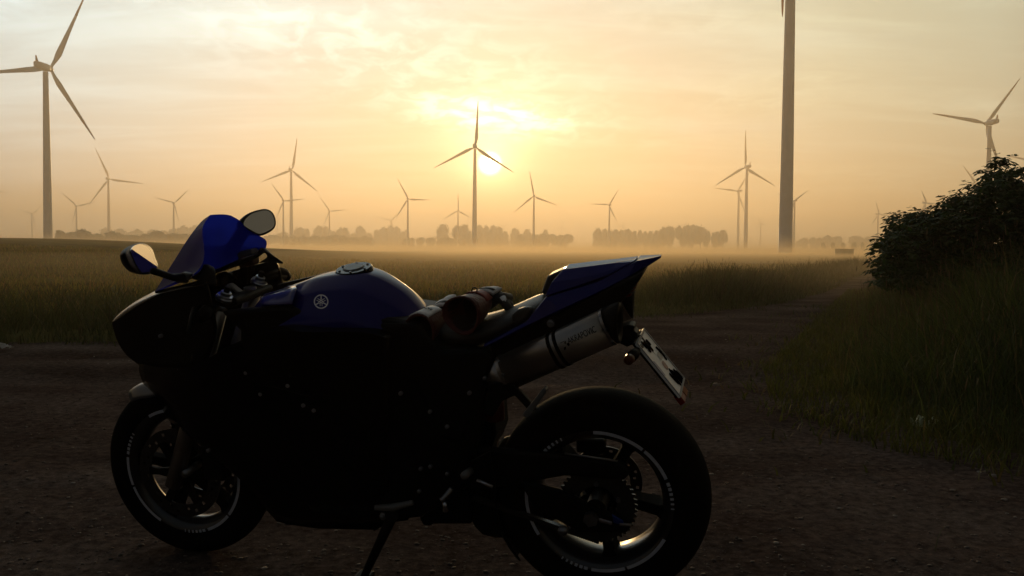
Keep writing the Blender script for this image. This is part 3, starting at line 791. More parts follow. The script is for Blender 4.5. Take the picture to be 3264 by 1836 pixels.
# ---- front end
bar('fork_leg', [(555, 1545, 0.085), (598, 1370, 0.10), (700, 985, 0.10)], [0.029, 0.027, 0.026], titan)
bar('fork_leg', [(650, 1480, -0.085), (700, 1300, -0.10), (812, 925, -0.10)], [0.029, 0.027, 0.026], titan)
def fender():
    rings = []
    c = Vector((0.7075, 0, 0.298))
    for k in range(15):
        a = R(52 + k * 8.2)          # measured from straight ahead, over the top
        rr = 0.322 + (0.012 if k < 2 else 0)
        wmax = 0.070 * (0.55 + 0.45 * min(1, k / 3.0)) * (1 if k < 11 else 1 - 0.12 * (k - 10))
        ring = []
        for q in range(9):
            t = -1 + 2 * q / 8.0; ww = wmax * t; r_ = rr - 0.045 * abs(t) ** 2.4
            ring.append((c.x + r_ * math.cos(a), ww, c.z + r_ * math.sin(a)))
        rings.append(ring)
    o = part('front_fender', loft(rings, closed=False), fender_m, smooth=True); subsurf(o, 1)
    s = o.modifiers.new('solid', 'SOLIDIFY'); s.thickness = 0.004
fender_m = mat('fender_paint', (0.035, 0.04, 0.05), 0.35, spec=0.5, coat=0.6)
fender()
slab('fender_side', [(548, 1330), (575, 1300), (612, 1330), (604, 1400), (575, 1420), (560, 1370)], 0.088, 0.070, satin, bv=0.004)
part('brake_caliper', box(0, 0, 0, 0.08, 0.05, 0.12), satin, bv=0.01).location = B(690, 1470, 0.075)
bar('front_axle', [(588, 1512, 0.11), (700, 1432, -0.11)], 0.014, steel)

# ---- fairings
mirror_loft('front_cowl', [
    [(494, 930, 0), (500, 937, .10), (540, 926, .135), (600, 911, .175), (660, 900, .205)],
    [(442, 957, 0), (448, 964, .075), (510, 956, .115), (600, 947, .17), (670, 940, .21)],
    [(402, 984, 0), (408, 991, .05), (490, 990, .10), (600, 988, .165), (680, 985, .21)],
    [(367, 1016, 0), (373, 1024, .025), (470, 1030, .085), (600, 1042, .155), (690, 1045, .205)],
    [(362, 1035, 0), (368, 1040, .015), (450, 1070, .065), (580, 1092, .135), (680, 1100, .19)],
    [(377, 1087, 0), (383, 1090, .012), (450, 1115, .05), (560, 1138, .11), (660, 1150, .17)],
    [(404, 1130, 0), (410, 1133, .012), (460, 1148, .035), (550, 1165, .09), (640, 1180, .15)],
    [(446, 1162, 0), (450, 1165, .01), (490, 1172, .025), (550, 1180, .06), (620, 1194, .12)]], black, sub=1, thick=0.004)
mirror_loft('windscreen', [
    [(670, 685, 0), (666, 690, .03), (661, 696, .052), (655, 704, .072)],
    [(640, 708, 0), (641, 716, .045), (643, 722, .078), (645, 731, .107)],
    [(600, 760, 0), (617, 763, .055), (634, 766, .10), (648, 771, .130)],
    [(563, 818, 0), (595, 817, .07), (627, 816, .125), (651, 816, .178)],
    [(525, 878, 0), (568, 868, .075), (608, 858, .135), (640, 851, .190)],
    [(492, 932, 0), (535, 910, .08), (578, 890, .14), (615, 877, .196)]], screen_m, sub=2)
# inner fairing and dashboard under the screen
mirror_loft('inner_fairing', [
    [(560, 900, 0), (600, 890, .08), (636, 868, .160), (648, 846, .168), (636, 886, .200), (615, 905, .19)],
    [(600, 885, 0), (630, 878, .08), (652, 864, .150), (662, 846, .164), (664, 882, .190), (650, 905, .20)],
    [(628, 890, 0), (650, 880, .08), (668, 866, .135), (680, 854, .152), (688, 880, .175), (690, 910, .20)]], satin, sub=1, thick=0.006)
slab('dashboard', [(690, 868), (706, 850), (740, 836), (768, 822), (772, 828), (742, 846), (716, 862)], -0.03, -0.14, satin, bv=0.004)
mirror_loft('side_fairing', [
    [(446, 1160, .02), (446, 1188, .025), (466, 1236, .02), (500, 1280, .03), (545, 1345, .05)],
    [(520, 1172, .14), (520, 1205, .14), (520, 1250, .125), (540, 1300, .11), (570, 1360, .10)],
    [(620, 1165, .225), (620, 1200, .22), (620, 1270, .195), (620, 1340, .175), (610, 1395, .16)],
    [(740, 1100, .250), (740, 1220, .240), (740, 1330, .205), (725, 1430, .18), (715, 1480, .165)],
    [(860, 1060, .250), (860, 1240, .235), (850, 1400, .195), (830, 1540, .165), (815, 1575, .15)],
    [(1000, 1060, .240), (1000, 1270, .22), (990, 1430, .185), (950, 1590, .15), (900, 1660, .11)],
    [(1150, 1060, .220), (1150, 1290, .20), (1150, 1430, .17), (1150, 1600, .145), (1150, 1670, .11)],
    [(1240, 1080, .200), (1240, 1300, .175), (1240, 1430, .155), (1240, 1590, .14), (1225, 1655, .11)]], black, sub=1, thick=0.004)
slab('belly_pan', [(700, 1470), (790, 1530), (828, 1598), (856, 1634), (880, 1662), (918, 1673), (1013, 1686), (1188, 1690), (1192, 1694), (1234, 1668), (1300, 1660), (1310, 1560), (1000, 1480)], 0.105, -0.15, black, bv=0.02)
slab('radiator', [(640, 1180), (760, 1100), (820, 1400), (800, 1500), (720, 1460)], 0.16, -0.16, satin, bv=0.01)
slab('engine', [(760, 1000), (1000, 985), (1330, 1030), (1400, 1110), (1500, 1120), (1530, 1300), (1500, 1560), (1440, 1590), (1340, 1655), (1200, 1672), (1000, 1640), (850, 1560), (760, 1300)], 0.145, -0.16, satin, bv=0.02)
slab('frame', [(700, 995), (760, 988), (905, 976), (960, 988), (1010, 1010), (1180, 1030), (1330, 1030), (1410, 1120), (1545, 1110), (1575, 1150), (1520, 1300), (1470, 1420), (1400, 1400), (1320, 1220), (1000, 1120), (800, 1090)], 0.150, 0.11, satin, bv=0.012)
slab('oil_pan', [(1330, 1560), (1506, 1560), (1504, 1640), (1503, 1672), (1381, 1672), (1368, 1679), (1348, 1677), (1337, 1655)], 0.07, -0.13, satin, bv=0.008)
slab('exhaust_chamber', [(1480, 1520), (1560, 1500), (1660, 1560), (1660, 1722), (1575, 1722), (1534, 1711), (1509, 1686), (1500, 1670)], 0.06, -0.16, satin, bv=0.02)
fm = mesh('fairing_edge', *tube([B(1000, 1268, .222), B(880, 1236, .236), B(760, 1212, .238), B(640, 1186, .219)], [0.003, 0.004, 0.004, 0.003], 8), smooth=True, m=black)
obj('fairing_edge', fm, BIKE)
for (x, y, w) in ((512, 1071, .165), (573, 1177, .185), (784, 1188, .243), (918, 1229, .232), (831, 1256, .232), (967, 1292, .222), (1001, 1308, .215), (664, 1436, .21), (1277, 1254, .17), (1371, 1312, .155), (1341, 1494, .16), (1372, 1487, .16), (1426, 1510, .155), (1336, 1566, .155), (1425, 1360, .155), (1316, 1621, .13), (1496, 1253, .16), (1545, 1206, .16)):
    bolt((x, y), w, 0.0062)

# ---- mirrors
def mirror(cx, cy_, w, outline, glass, stem, look, depth):
    """look: the direction (local) in which the glass shows the camera its surroundings"""
    c = B(cx, cy_, w); eye = MI @ CAM
    n = (Vector(look).normalized() - (c - eye).normalized()).normalized()
    outline = [(v_.x, v_.y) for v_ in catmull([Vector((x, y, 0)) for x, y in outline], 3, True)]; glass = [(v_.x, v_.y) for v_ in catmull([Vector((x, y, 0)) for x, y in glass], 3, True)]
    g = [Bp(x, y, c, n) for x, y in outline]; gc = sum(g, Vector()) / len(g)
    rings = [[gc + (p - gc) * 0.96 + n * 0.002 for p in g], g, [gc + (p - gc) * 0.97 - n * depth * 0.35 for p in g], [gc + (p - gc) * 0.80 - n * depth * 0.75 for p in g], [gc + (p - gc) * 0.35 - n * depth for p in g]]
    o = part('mirror', loft([[tuple(p) for p in r] for r in rings]), satin, smooth=True); subsurf(o, 1)
    q = [Bp(x, y, c + n * 0.004, n) for x, y in glass]
    gv = [tuple(p) for p in q] + [tuple(p - n * 0.004) for p in q]; k = len(q)
    part('mirror_glass', (gv, [tuple(range(k)), tuple(range(k, 2 * k))] + [(i, (i + 1) % k, k + (i + 1) % k, k + i) for i in range(k)]), mirror_m, o)
    pts = [B(*s) for s in stem]
    part('mirror_arm', tube(pts, [0.010] + [0.010 if w > 0 else 0.024] * (len(pts) - 2) + [0.017 if w > 0 else 0.024], 12), satin, o, smooth=True)
mirror(452, 828, 0.345, [(449, 772), (474, 780), (488, 797), (496, 822), (505, 845), (503, 859), (487, 872), (460, 875), (433, 867), (412, 845), (400, 815), (402, 799), (418, 783)],
       [(446, 778), (468, 785), (482, 800), (490, 824), (499, 846), (498, 856), (484, 865), (460, 868), (450, 866), (434, 842), (420, 810), (418, 796), (428, 784)],
       [(488, 864, .345), (512, 871, .30), (548, 884, .22), (592, 886, .17)], B(566, 812, .02) - B(452, 828, .345), 0.036)
mirror(826, 708, -0.345, [(764, 712), (780, 690), (800, 676), (825, 668), (851, 665), (872, 677), (882, 706), (876, 729), (851, 746), (826, 752), (800, 742), (776, 730)],
       [(777, 712), (784, 697), (802, 682), (825, 674), (849, 671), (866, 681), (875, 706), (870, 725), (848, 739), (826, 745), (804, 735), (780, 720)],
       [(792, 728, -.35), (772, 742, -.29), (744, 786, -.21), (722, 812, -.18)], MI.to_3x3() @ Vector((0.82, 0.48, 0.30)), 0.05)
slab('mirror_mount', [(560, 884), (580, 868), (610, 874), (596, 892), (572, 905)], 0.185, 0.165, grey, bv=0.004)

# ---- cockpit
slab('triple_clamp', [(688, 956), (716, 946), (748, 950), (756, 966), (738, 982), (700, 980)], 0.105, -0.125, satin, bv=0.008)
def fork_cap(px, py, w):
    a = B(px, py, w); up = (Vector((-0.40, 0, 0.92))).normalized()
    o = part('fork_cap', tube([a - up * 0.012, a - up * 0.002, a, a + up * 0.006, a + up * 0.007, a + up * 0.016, a + up * 0.018], [0.026, 0.028, 0.026, 0.024, 0.0165, 0.0165, 0.014], 28), alu, smooth=False)
    part('adjuster', tube([a + up * 0.016, a + up * 0.034, a + up * 0.036], [0.0095, 0.0095, 0.007], 14), satin, o)
fork_cap(717, 946, 0.105); fork_cap(826, 896, -0.105)
ig = B(797, 918, 0.0)
part('ignition_ring', lathe([(0.010, -0.004), (0.020, -0.004), (0.020, 0.004), (0.010, 0.004)], 28), alu, smooth=False).matrix_local = Matrix.Translation(ig) @ Matrix.Rotation(R(90), 4, 'X') @ Matrix.Rotation(R(0), 4, 'Y')
slab('steering_damper', [(718, 908), (728, 905), (766, 936), (757, 941)], 0.03, 0.0, grey, bv=0.006)
bar('clip_on', [(690, 985, .10), (655, 985, .20), (640, 1005, .30)], [0.013, 0.013, 0.013], satin)
bar('grip', [(668, 985, .18), (640, 1010, .30)], [0.018, 0.018], rubber)
bar('clutch_lever', [(620, 985, .19), (612, 1010, .25), (600, 1060, .32)], [0.009, 0.008, 0.006], satin)
bar('clip_on', [(838, 895, -.11), (875, 878, -.20), (905, 880, -.28)], [0.013, 0.013, 0.013], satin)
bar('grip', [(850, 884, -.16), (880, 866, -.22), (904, 872, -.29), (914, 882, -.32)], [0.016, 0.019, 0.019, 0.017], rubber)
bar('brake_lever', [(850, 878, -.12), (880, 864, -.20), (908, 874, -.29)], [0.008, 0.008, 0.006], satin)
slab('reservoir', [(756, 812), (800, 800), (805, 842), (800, 848), (762, 856)], -0.135, -0.185, mat('reservoir_plastic', (0.10, 0.045, 0.025), 0.4, transl=0.35), bv=0.006)
slab('reservoir_lid', [(752, 803), (800, 793), (804, 812), (757, 823)], -0.132, -0.188, grey, bv=0.005)
slab('reservoir_bracket', [(763, 850), (784, 850), (786, 905), (762, 910)], -0.15, -0.165, satin, bv=0.003)
bar('brake_hose', [(801, 838, -.16), (808, 850, -.16), (804, 880, -.14)], [0.006, 0.006, 0.006], satin)
bar('gauge_ring', [(684, 893, -.05), (696, 876, -.06), (716, 870, -.08), (738, 876, -.11), (756, 893, -.13)], 0.006, satin)
part('gauge', tube([B(722, 895, -.06) - Vector((0.01, 0, 0)), B(722, 895, -.06) + Vector((0.02, 0, 0))], [0.026, 0.022], 20), satin, smooth=True)
bar('cable', [(665, 965, .14), (640, 1010, .16), (625, 1100, .15), (612, 1150, .14)], 0.005, satin)

# ---- tank
def tank():
    # stations along the tank: top middle pixel, half width of the flat top, shoulder, waist
    st = [((850, 938), .020, .105, .135, .055, .12), ((905, 922), .030, .110, .140, .050, .13), ((980, 895), .045, .120, .155, .052, .16), ((1040, 872), .062, .125, .165, .050, .19), ((1110, 858), .070, .135, .178, .050, .20),
          ((1170, 854), .066, .138, .180, .048, .20), ((1215, 866), .055, .134, .175, .050, .19), ((1262, 893), .046, .120, .160, .050, .17), ((1306, 925), .040, .104, .140, .046, .14), ((1340, 963), .036, .092, .120, .040, .11), ((1360, 992), .032, .080, .100, .035, .07)]
    rings = []
    for (px, py), wt, ws, ww, dv, dz in st:
        c = B(px, py, -wt * 0.5); u, z = c.x, c.z
        half = [(0, z + .004), (wt * 0.6, z + .002), (wt, z - .004), (ws * 0.86, z - dv * 0.62), (ws, z - dv), (ww * 0.98, z - dv - dz * 0.30), (ww, z - dv - dz * 0.5), (ww * 0.86, z - dv - dz), (0, z - dv - dz)]
        rings.append([(u, w, zz) for w, zz in half] + [(u, -w, zz) for w, zz in reversed(half[1:-1])])
    g = dense(rings, 4, closed=True)
    for r_ in g:
        for q_ in r_: q_.y = max(-0.2, min(0.2, q_.y))
    o = part('fuel_tank', loft([[tuple(q_) for q_ in r_] for r_ in g]), blue, smooth=True); return o
TANK = tank()
dg = bpy.context.evaluated_depsgraph_get()
def bvh_of(o):
    e = o.evaluated_get(bpy.context.evaluated_depsgraph_get()); me = e.to_mesh()
    b = BVHTree.FromPolygons([v.co.copy() for v in me.vertices], [p.vertices[:] for p in me.polygons]); e.to_mesh_clear(); return b
bpy.context.view_layer.update()
tb = bvh_of(TANK)
def on_tank(px, py, off=0.0015):
    o = MI @ CAM; d = (MI.to_3x3() @ ray(px, py)).normalized()
    hit = tb.ray_cast(o, d); return (hit[0] + hit[1] * off) if hit[0] is not None else None
# fuel cap
hc_ = on_tank(1112, 868, 0.0)
if hc_ is not None:
    nrm = tb.find_nearest(hc_)[1]; nrm = Vector((nrm.x, 0.16, abs(nrm.z))).normalized()
    q = nrm.to_track_quat('Z', 'Y').to_matrix().to_4x4()
    cc = Vector((hc_.x, 0.012, hc_.z)); near = tb.find_nearest(cc); cc = near[0] if near[0] is not None else cc; cc = cc - nrm * 0.004
    M_ = Matrix.Translation(cc) @ q @ Matrix.Rotation(R(90), 4, 'X')
    fc = part('fuel_cap', lathe([(0.0, 0.004), (0.030, 0.004), (0.034, 0.009), (0.054, 0.009), (0.058, 0.004), (0.060, -0.004), (0.0, -0.004)], 48, closed=False), black, smooth=False); fc.matrix_local = M_
    lv = part('cap_plate', lathe([(0.0, 0.013), (0.030, 0.013), (0.033, 0.010), (0.033, 0.004), (0.0, 0.004)], 40, closed=False), grey, fc)
    for k in range(6):
        a = 2 * math.pi * k / 6
        part('cap_screw', tube([(0.045 * math.cos(a), 0.008, 0.045 * math.sin(a)), (0.045 * math.cos(a), 0.0125, 0.045 * math.sin(a))], 0.0036, 8), steel, fc)
# round tuning fork badge
def badge():
    V, F = [], []
    def quad_strip(pts, wd):
        """a line of given width in badge space, laid on the tank"""
        for (x0, y0), (x1, y1) in zip(pts[:-1], pts[1:]):
            L = math.hypot(x1 - x0, y1 - y0); nx, ny = -(y1 - y0) / L * wd, (x1 - x0) / L * wd
            q = [on_tank(1024.5 + a * 23.5, 962 - b * 23, 0.0016) for a, b in ((x0 + nx, y0 + ny), (x0 - nx, y0 - ny), (x1 - nx, y1 - ny), (x1 + nx, y1 + ny))]
            if any(p is None for p in q): continue
            i = len(V); V.extend(tuple(p) for p in q); F.append((i, i + 1, i + 2, i + 3))
    n = 40
    quad_strip([(0.91 * math.cos(2 * math.pi * i / n), 0.91 * math.sin(2 * math.pi * i / n)) for i in range(n + 1)], 0.085)
    for k in range(3):
        a = math.pi / 2 + 2 * math.pi * k / 3
        def rt(x, y): return (x * math.sin(a) + y * math.cos(a), -x * math.cos(a) + y * math.sin(a))
        quad_strip([rt(0, 0.83), rt(0, 0.40)], 0.075)
        quad_strip([rt(0, 0.42), rt(0.13, 0.26), rt(0.13, -0.62)], 0.042); quad_strip([rt(0, 0.42), rt(-0.13, 0.26), rt(-0.13, -0.62)], 0.042)
    if V: part('round_badge', (V, F), silver, TANK)
badge()
slab('intake_cover', [(882, 908), (1000, 880), (1042, 867), (1036, 876), (960, 897), (886, 924)], -0.12, -0.145, satin, bv=0.004)
mirror_loft('tank_cover', [
    [(830, 958, .04), (830, 948, .09), (832, 972, .135)],
    [(880, 932, .04), (884, 938, .10), (884, 972, .145)],
    [(940, 912, .05), (944, 922, .115), (930, 970, .152)]], mat('cover_paint', (0.010, 0.016, 0.16), 0.3, coat=0.8), sub=2, thick=0.004)

# ---- seat and tail
closed_loft('seat', [
    [(1345, 1000, 0), (1350, 1010, .08), (1355, 1060, .11), (1360, 1090, 0)],
    [(1430, 1010, 0), (1425, 1050, .10), (1425, 1105, .13), (1430, 1120, 0)],
    [(1530, 1010, 0), (1530, 1040, .10), (1530, 1095, .128), (1540, 1110, 0)],
    [(1620, 978, 0), (1625, 1003, .09), (1632, 1052, .115), (1640, 1075, 0)],
    [(1690, 943, 0), (1696, 972, .08), (1706, 1008, .10), (1720, 1030, 0)],
    [(1728, 926, 0), (1740, 958, .075), (1760, 985, .09), (1765, 1000, 0)]], leather, sub=2, smooth=True)
slab('seat_hump', [(1628, 1004), (1650, 986), (1682, 977), (1699, 986), (1672, 1022), (1640, 1036), (1630, 1020)], 0.108, 0.085, leather, bv=0.008)
slab('bum_stop', [(1724, 934), (1744, 880), (1783, 863), (1800, 857), (1775, 905), (1745, 948)], 0.0, -0.075, leather, bv=0.008)
closed_loft('seat_cowl', [
    [(1797, 857, 0), (1795, 858, .045), (1757, 900, .084), (1737, 944, .101), (1760, 960, 0)],
    [(1880, 846, 0), (1878, 848, .045), (1848, 887, .080), (1842, 911, .088), (1860, 925, 0)],
    [(1965, 834, 0), (1963, 837, .038), (1945, 862, .062), (1940, 876, .069), (1955, 885, 0)],
    [(2030, 823, 0), (2028, 826, .028), (2020, 832, .046), (2017, 835, .05), (2025, 850, 0)]], blue, bv=0.004)
closed_loft('tail_fairing', [
    [(1555, 1080, 0), (1541, 1100, .124), (1542, 1108, .126), (1565, 1112, 0)],
    [(1690, 1005, 0), (1677, 1026, .114), (1683, 1036, .120), (1700, 1042, 0)],
    [(1745, 938, 0), (1738, 950, .104), (1788, 986, .118), (1810, 992, 0)],
    [(1912, 885, 0), (1906, 899, .080), (1900, 935, .096), (1920, 938, 0)],
    [(2032, 826, 0), (2030, 832, .052), (2000, 884, .068), (2015, 880, 0)],
    [(2108, 814, 0), (2107, 816, .014), (2106, 820, .014), (2107, 822, 0)]], blue, bv=0.003)
slab('tail_underside', [(1560, 1110), (1690, 1044), (1800, 990), (1998, 888), (2052, 866), (2040, 892), (2010, 930), (1960, 990), (1900, 1050), (1700, 1150), (1590, 1185)], 0.085, -0.085, satin, bv=0.01)
tl = slab('tail_light', [(1988, 912), (2000, 898), (2026, 896), (2030, 905), (2010, 945), (1992, 950), (1985, 930)], 0.05, -0.05, redlens, bv=0.006)
for k in range(4):
    slab('light_fin', [(2004, 906 + k * 9), (2026, 902 + k * 9), (2025, 906 + k * 9), (2003, 910 + k * 9)], 0.054, 0.048, steel, tl, bv=0)
bolt((1755, 1031), 0.118, 0.011)

# ---- silencers under the tail
def silencer(sgn):
    w0, w1 = 0.125 * sgn, 0.150 * sgn
    a = B(1617, 1186, .125); b_ = B(1943, 1040, .150); a.y = w0; b_.y = w1
    ax = (b_ - a).normalized(); s = Vector((0, 1, 0)); s = (s - ax * s.dot(ax)).normalized(); u = ax.cross(s); L = (b_ - a).length
    if u.z < 0: u = -u
    def ring(t, k=1.0, du=0.0, n=40):
        p = a + ax * (t * L); rs, ru = 0.047 * k, 0.052 * k
        return [tuple(p + s * rs * math.copysign(abs(math.cos(q)) ** 0.85, math.cos(q)) + u * (du + ru * math.copysign(abs(math.sin(q)) ** 0.85, math.sin(q)))) for q in [2 * math.pi * i / n for i in range(n)]]
    can = part('silencer', loft([ring(0.0), ring(1.0)]), titan, smooth=False)
    for p_ in can.data.polygons: p_.use_smooth = len(p_.vertices) == 4
    for t0, t1, k, m_ in ((-0.02, 0.012, 1.03, titan), (0.985, 1.01, 1.025, titan)):
        part('rivet_band', loft([ring(t0, k), ring(t1, k)]), m_, can, smooth=False)
    for t0, t1 in ((0.485, 0.515), (0.545, 0.575)):
        part('clamp_band', loft([ring(t0, 1.045), ring(t1, 1.045)]), rubber, can)
    part('inlet_cone', loft([ring(-0.22, 0.45), ring(-0.12, 0.62), ring(-0.02, 0.99)]), titan, can, smooth=True)
    # slanted end cap
    def cap_ring(t, k, slant):
        p = a + ax * (t * L); out = []
        for i in range(40):
            q = 2 * math.pi * i / 40; cu = math.sin(q)
            out.append(tuple(p + s * 0.047 * k * math.cos(q) + u * 0.052 * k * cu + ax * slant * cu))
        return out
    part('end_cap', loft([cap_ring(1.01, 1.03, 0.0), cap_ring(1.05, 1.03, 0.012), cap_ring(1.09, 0.99, 0.022), cap_ring(1.10, 0.86, 0.022), cap_ring(1.085, 0.6, 0.018), cap_ring(1.05, 0.55, 0.012)]), satin, can, smooth=True)
    for t in (0.02, 1.0):
        for q in (-40, 5, 50) if sgn > 0 else (130, 180, 230):
            p = a + ax * (t * L) + s * 0.0492 * math.cos(R(q)) + u * 0.0543 * math.sin(R(q)); nn = (s * math.cos(R(q)) + u * math.sin(R(q)))
            part('rivet', tube([p - nn * 0.002, p + nn * 0.003], [0.0055, 0.004], 10), steel, can)
    if sgn > 0:
        # printed maker's name and arrow mark, wrapped on the can
        me = fine_text('AKRAPOVIC', 0.032, 0.0003)
        for vtx in me.vertices:
            x, y = vtx.co.x * 0.50, vtx.co.y * 0.85
            th = y / 0.055 + 0.30
            p = a + ax * (L * 0.80 + x) + s * 0.0476 * math.cos(th) + u * 0.0526 * math.sin(th) + (s * math.cos(th) + u * math.sin(th)) * (0.0008 + vtx.co.z)
            vtx.co = p
        o = obj('maker_lettering', me, can, ink)
        V, F = [], []
        def tri(pts):
            i = len(V)
            for x, y in pts:
                th = y / 0.055 + 0.30
                V.append(tuple(a + ax * (L * 0.63 + (x - 0.138) * 0.75) + (s * 0.0484 * math.cos(th) + u * 0.0534 * math.sin(th))))
            F.append(tuple(range(i, i + len(pts))))
        tri([(0.118, 0.016), (0.128, 0.020), (0.150, 0.004), (0.145, -0.004)]); tri([(0.122, 0.010), (0.146, 0.010), (0.146, 0.004), (0.126, 0.004)]); tri([(0.128, -0.018), (0.136, -0.018), (0.154, 0.012), (0.150, 0.016)]); tri([(0.148, -0.004), (0.158, -0.004), (0.158, -0.012), (0.150, -0.012)])
        part('arrow_mark', (V, F), ink, can)
silencer(1); silencer(-1)
bar('exhaust_pipe', [(1560, 1225, .06), (1520, 1290, .05), (1500, 1420, .04), (1540, 1560, .03)], [0.028, 0.028, 0.030, 0.032], satin)
# footrest bracket behind the rider
slab('footrest_bracket', [(1560, 1225), (1620, 1215), (1660, 1250), (1712, 1306), (1690, 1316), (1640, 1262), (1600, 1280), (1570, 1330), (1540, 1320)], 0.17, 0.15, satin, bv=0.004)
slab('pillion_footrest', [(1664, 1322), (1724, 1246), (1734, 1236), (1742, 1244), (1738, 1256), (1684, 1330), (1672, 1332)], 0.235, 0.205, grey, bv=0.004)
part('flare_spring', lathe([(0.02, -0.05), (0.03, -0.05), (0.03, 0.05), (0.02, 0.05)], 20), mat('flare_red', (0.08, 0.006, 0.004), 0.5), smooth=True).matrix_local = Matrix.Translation(B(1575, 1285, 0.06)) @ Matrix.Rotation(R(90), 4, 'X')  # added red cylinder carrying the tint of a lens-flare smear
slab('rear_frame', [(1500, 1200), (1556, 1236), (1572, 1300), (1580, 1390), (1560, 1445), (1490, 1440), (1500, 1300)], 0.06, -0.10, satin, bv=0.008)
slab('heel_guard', [(1500, 1470), (1560, 1440), (1580, 1560), (1500, 1560)], 0.175, 0.165, satin, bv=0.003)
bar('footrest', [(1500, 1500, .17), (1480, 1516, .25)], [0.011, 0.012], grey)
bar('gear_lever', [(1440, 1556, .18), (1412, 1590, .185), (1405, 1596, .19)], [0.008, 0.008, 0.009], steel)
bar('gear_rod', [(1417, 1600, .185), (1421, 1628, .18)], [0.006, 0.009], alu)
bar('lever_end', [(1520, 1530, .19), (1570, 1552, .19)], [0.005, 0.005], alu)
# ---- swingarm, chain, guard, edge highlight
slab('swingarm', [(1440, 1430), (1560, 1428), (1800, 1450), (1976, 1474), (2016, 1500), (1990, 1535), (1800, 1520), (1660, 1545), (1500, 1570), (1430, 1520)], 0.115, 0.09, satin, bv=0.012)
slab('swingarm_end', [(1650, 1530), (1780, 1560), (1990, 1660), (2012, 1675), (2000, 1700), (1850, 1700), (1700, 1620)], 0.118, 0.102, satin, bv=0.008)
bar('edge_highlight', [(1800, 1445, .121), (1969, 1470, .121)], [0.003, 0.003], steel)  # thin bright bar imitating the highlight along the swingarm's top edge
def hugger():
    c = Vector((-0.7075, 0, 0.318)); rings = []
    for k in range(9):
        a = R(-40 + k * 8.0); ring = []
        for q in range(9):
            t = -1 + 2 * q / 8; r_ = 0.340 - 0.035 * abs(t) ** 2.5
            ring.append((c.x + r_ * math.cos(a), 0.098 * t, c.z + r_ * math.sin(a)))
        rings.append(ring)
    o = part('rear_hugger', loft(rings, closed=False), satin, smooth=True); s = o.modifiers.new('solid', 'SOLIDIFY'); s.thickness = 0.004
hugger()
def chain():
    pts = []
    c = Vector((-0.7075, 0, 0.318)); f_ = B(1505, 1560, 0.1)
    for k in range(60):
        t = k / 59.0
        pts.append((c.x + (f_.x - c.x) * t, 0.0905, c.z + 0.113 + (f_.z + 0.03 - c.z - 0.113) * t)); pts.append((c.x + (f_.x - c.x) * t, 0.0905, c.z - 0.113 + (f_.z - 0.03 - c.z + 0.113) * t))
    return join(*[box(*p, 0.0075, 0.016, 0.014) for p in pts])
part('chain', chain(), steel_dark)['kind'] = 'stuff'
an = B(1884, 1652, 0.122)
part('axle_nut', tube([an, an + Vector((0, 0.014, 0))], [0.024, 0.022], 6), steel)
part('axle_spindle', tube([(an.x, 0.13, an.z), (an.x, -0.13, an.z)], 0.012, 14), steel, smooth=True)
slab('chain_adjuster', [(1908, 1652), (1950, 1664), (1950, 1675), (1908, 1664)], 0.124, 0.118, alu, bv=0.002)
slab('adjuster_block', [(1950, 1640), (1985, 1660), (1990, 1676), (1955, 1668)], 0.122, 0.116, mat('blue_anodised', (0.02, 0.06, 0.35), 0.35, metal=0.8), bv=0.002)
bar('adjuster_bolt', [(1975, 1670, .12), (2012, 1674, .12)], 0.005, steel)
bar('paddock_bobbin', [(1796, 1690, .118), (1794, 1692, .150)], [0.015, 0.015], steel)
# the rear caliper sits on the far side
part('rear_caliper', box(0, 0, 0, 0.09, 0.05, 0.05), satin, bv=0.01).location = B(1885, 1415, -0.09)

# ---- side stand, down on the ground
bar('stand_spring', [(1196, 1618, .16), (1250, 1618, .165), (1316, 1602, .17)], [0.008, 0.012, 0.008], grey)
piv = B(1248, 1650, .14); foot = MI @ ground_at(1160, 1838, 0.02)
part('side_stand', tube([piv, piv.lerp(foot, 0.45), foot], [0.017, 0.015, 0.012], 14), satin, smooth=True)
part('stand_foot', box(foot.x, foot.y, foot.z, 0.05, 0.06, 0.014), satin, bv=0.004).rotation_euler = (0, 0, 0)
part('stand_pivot', tube([B(1250, 1640, .12), B(1248, 1642, .165)], [0.022, 0.020], 18), satin, smooth=False)
bolt((1222, 1645), 0.16, 0.012); bolt((1218, 1648), 0.163, 0.006)

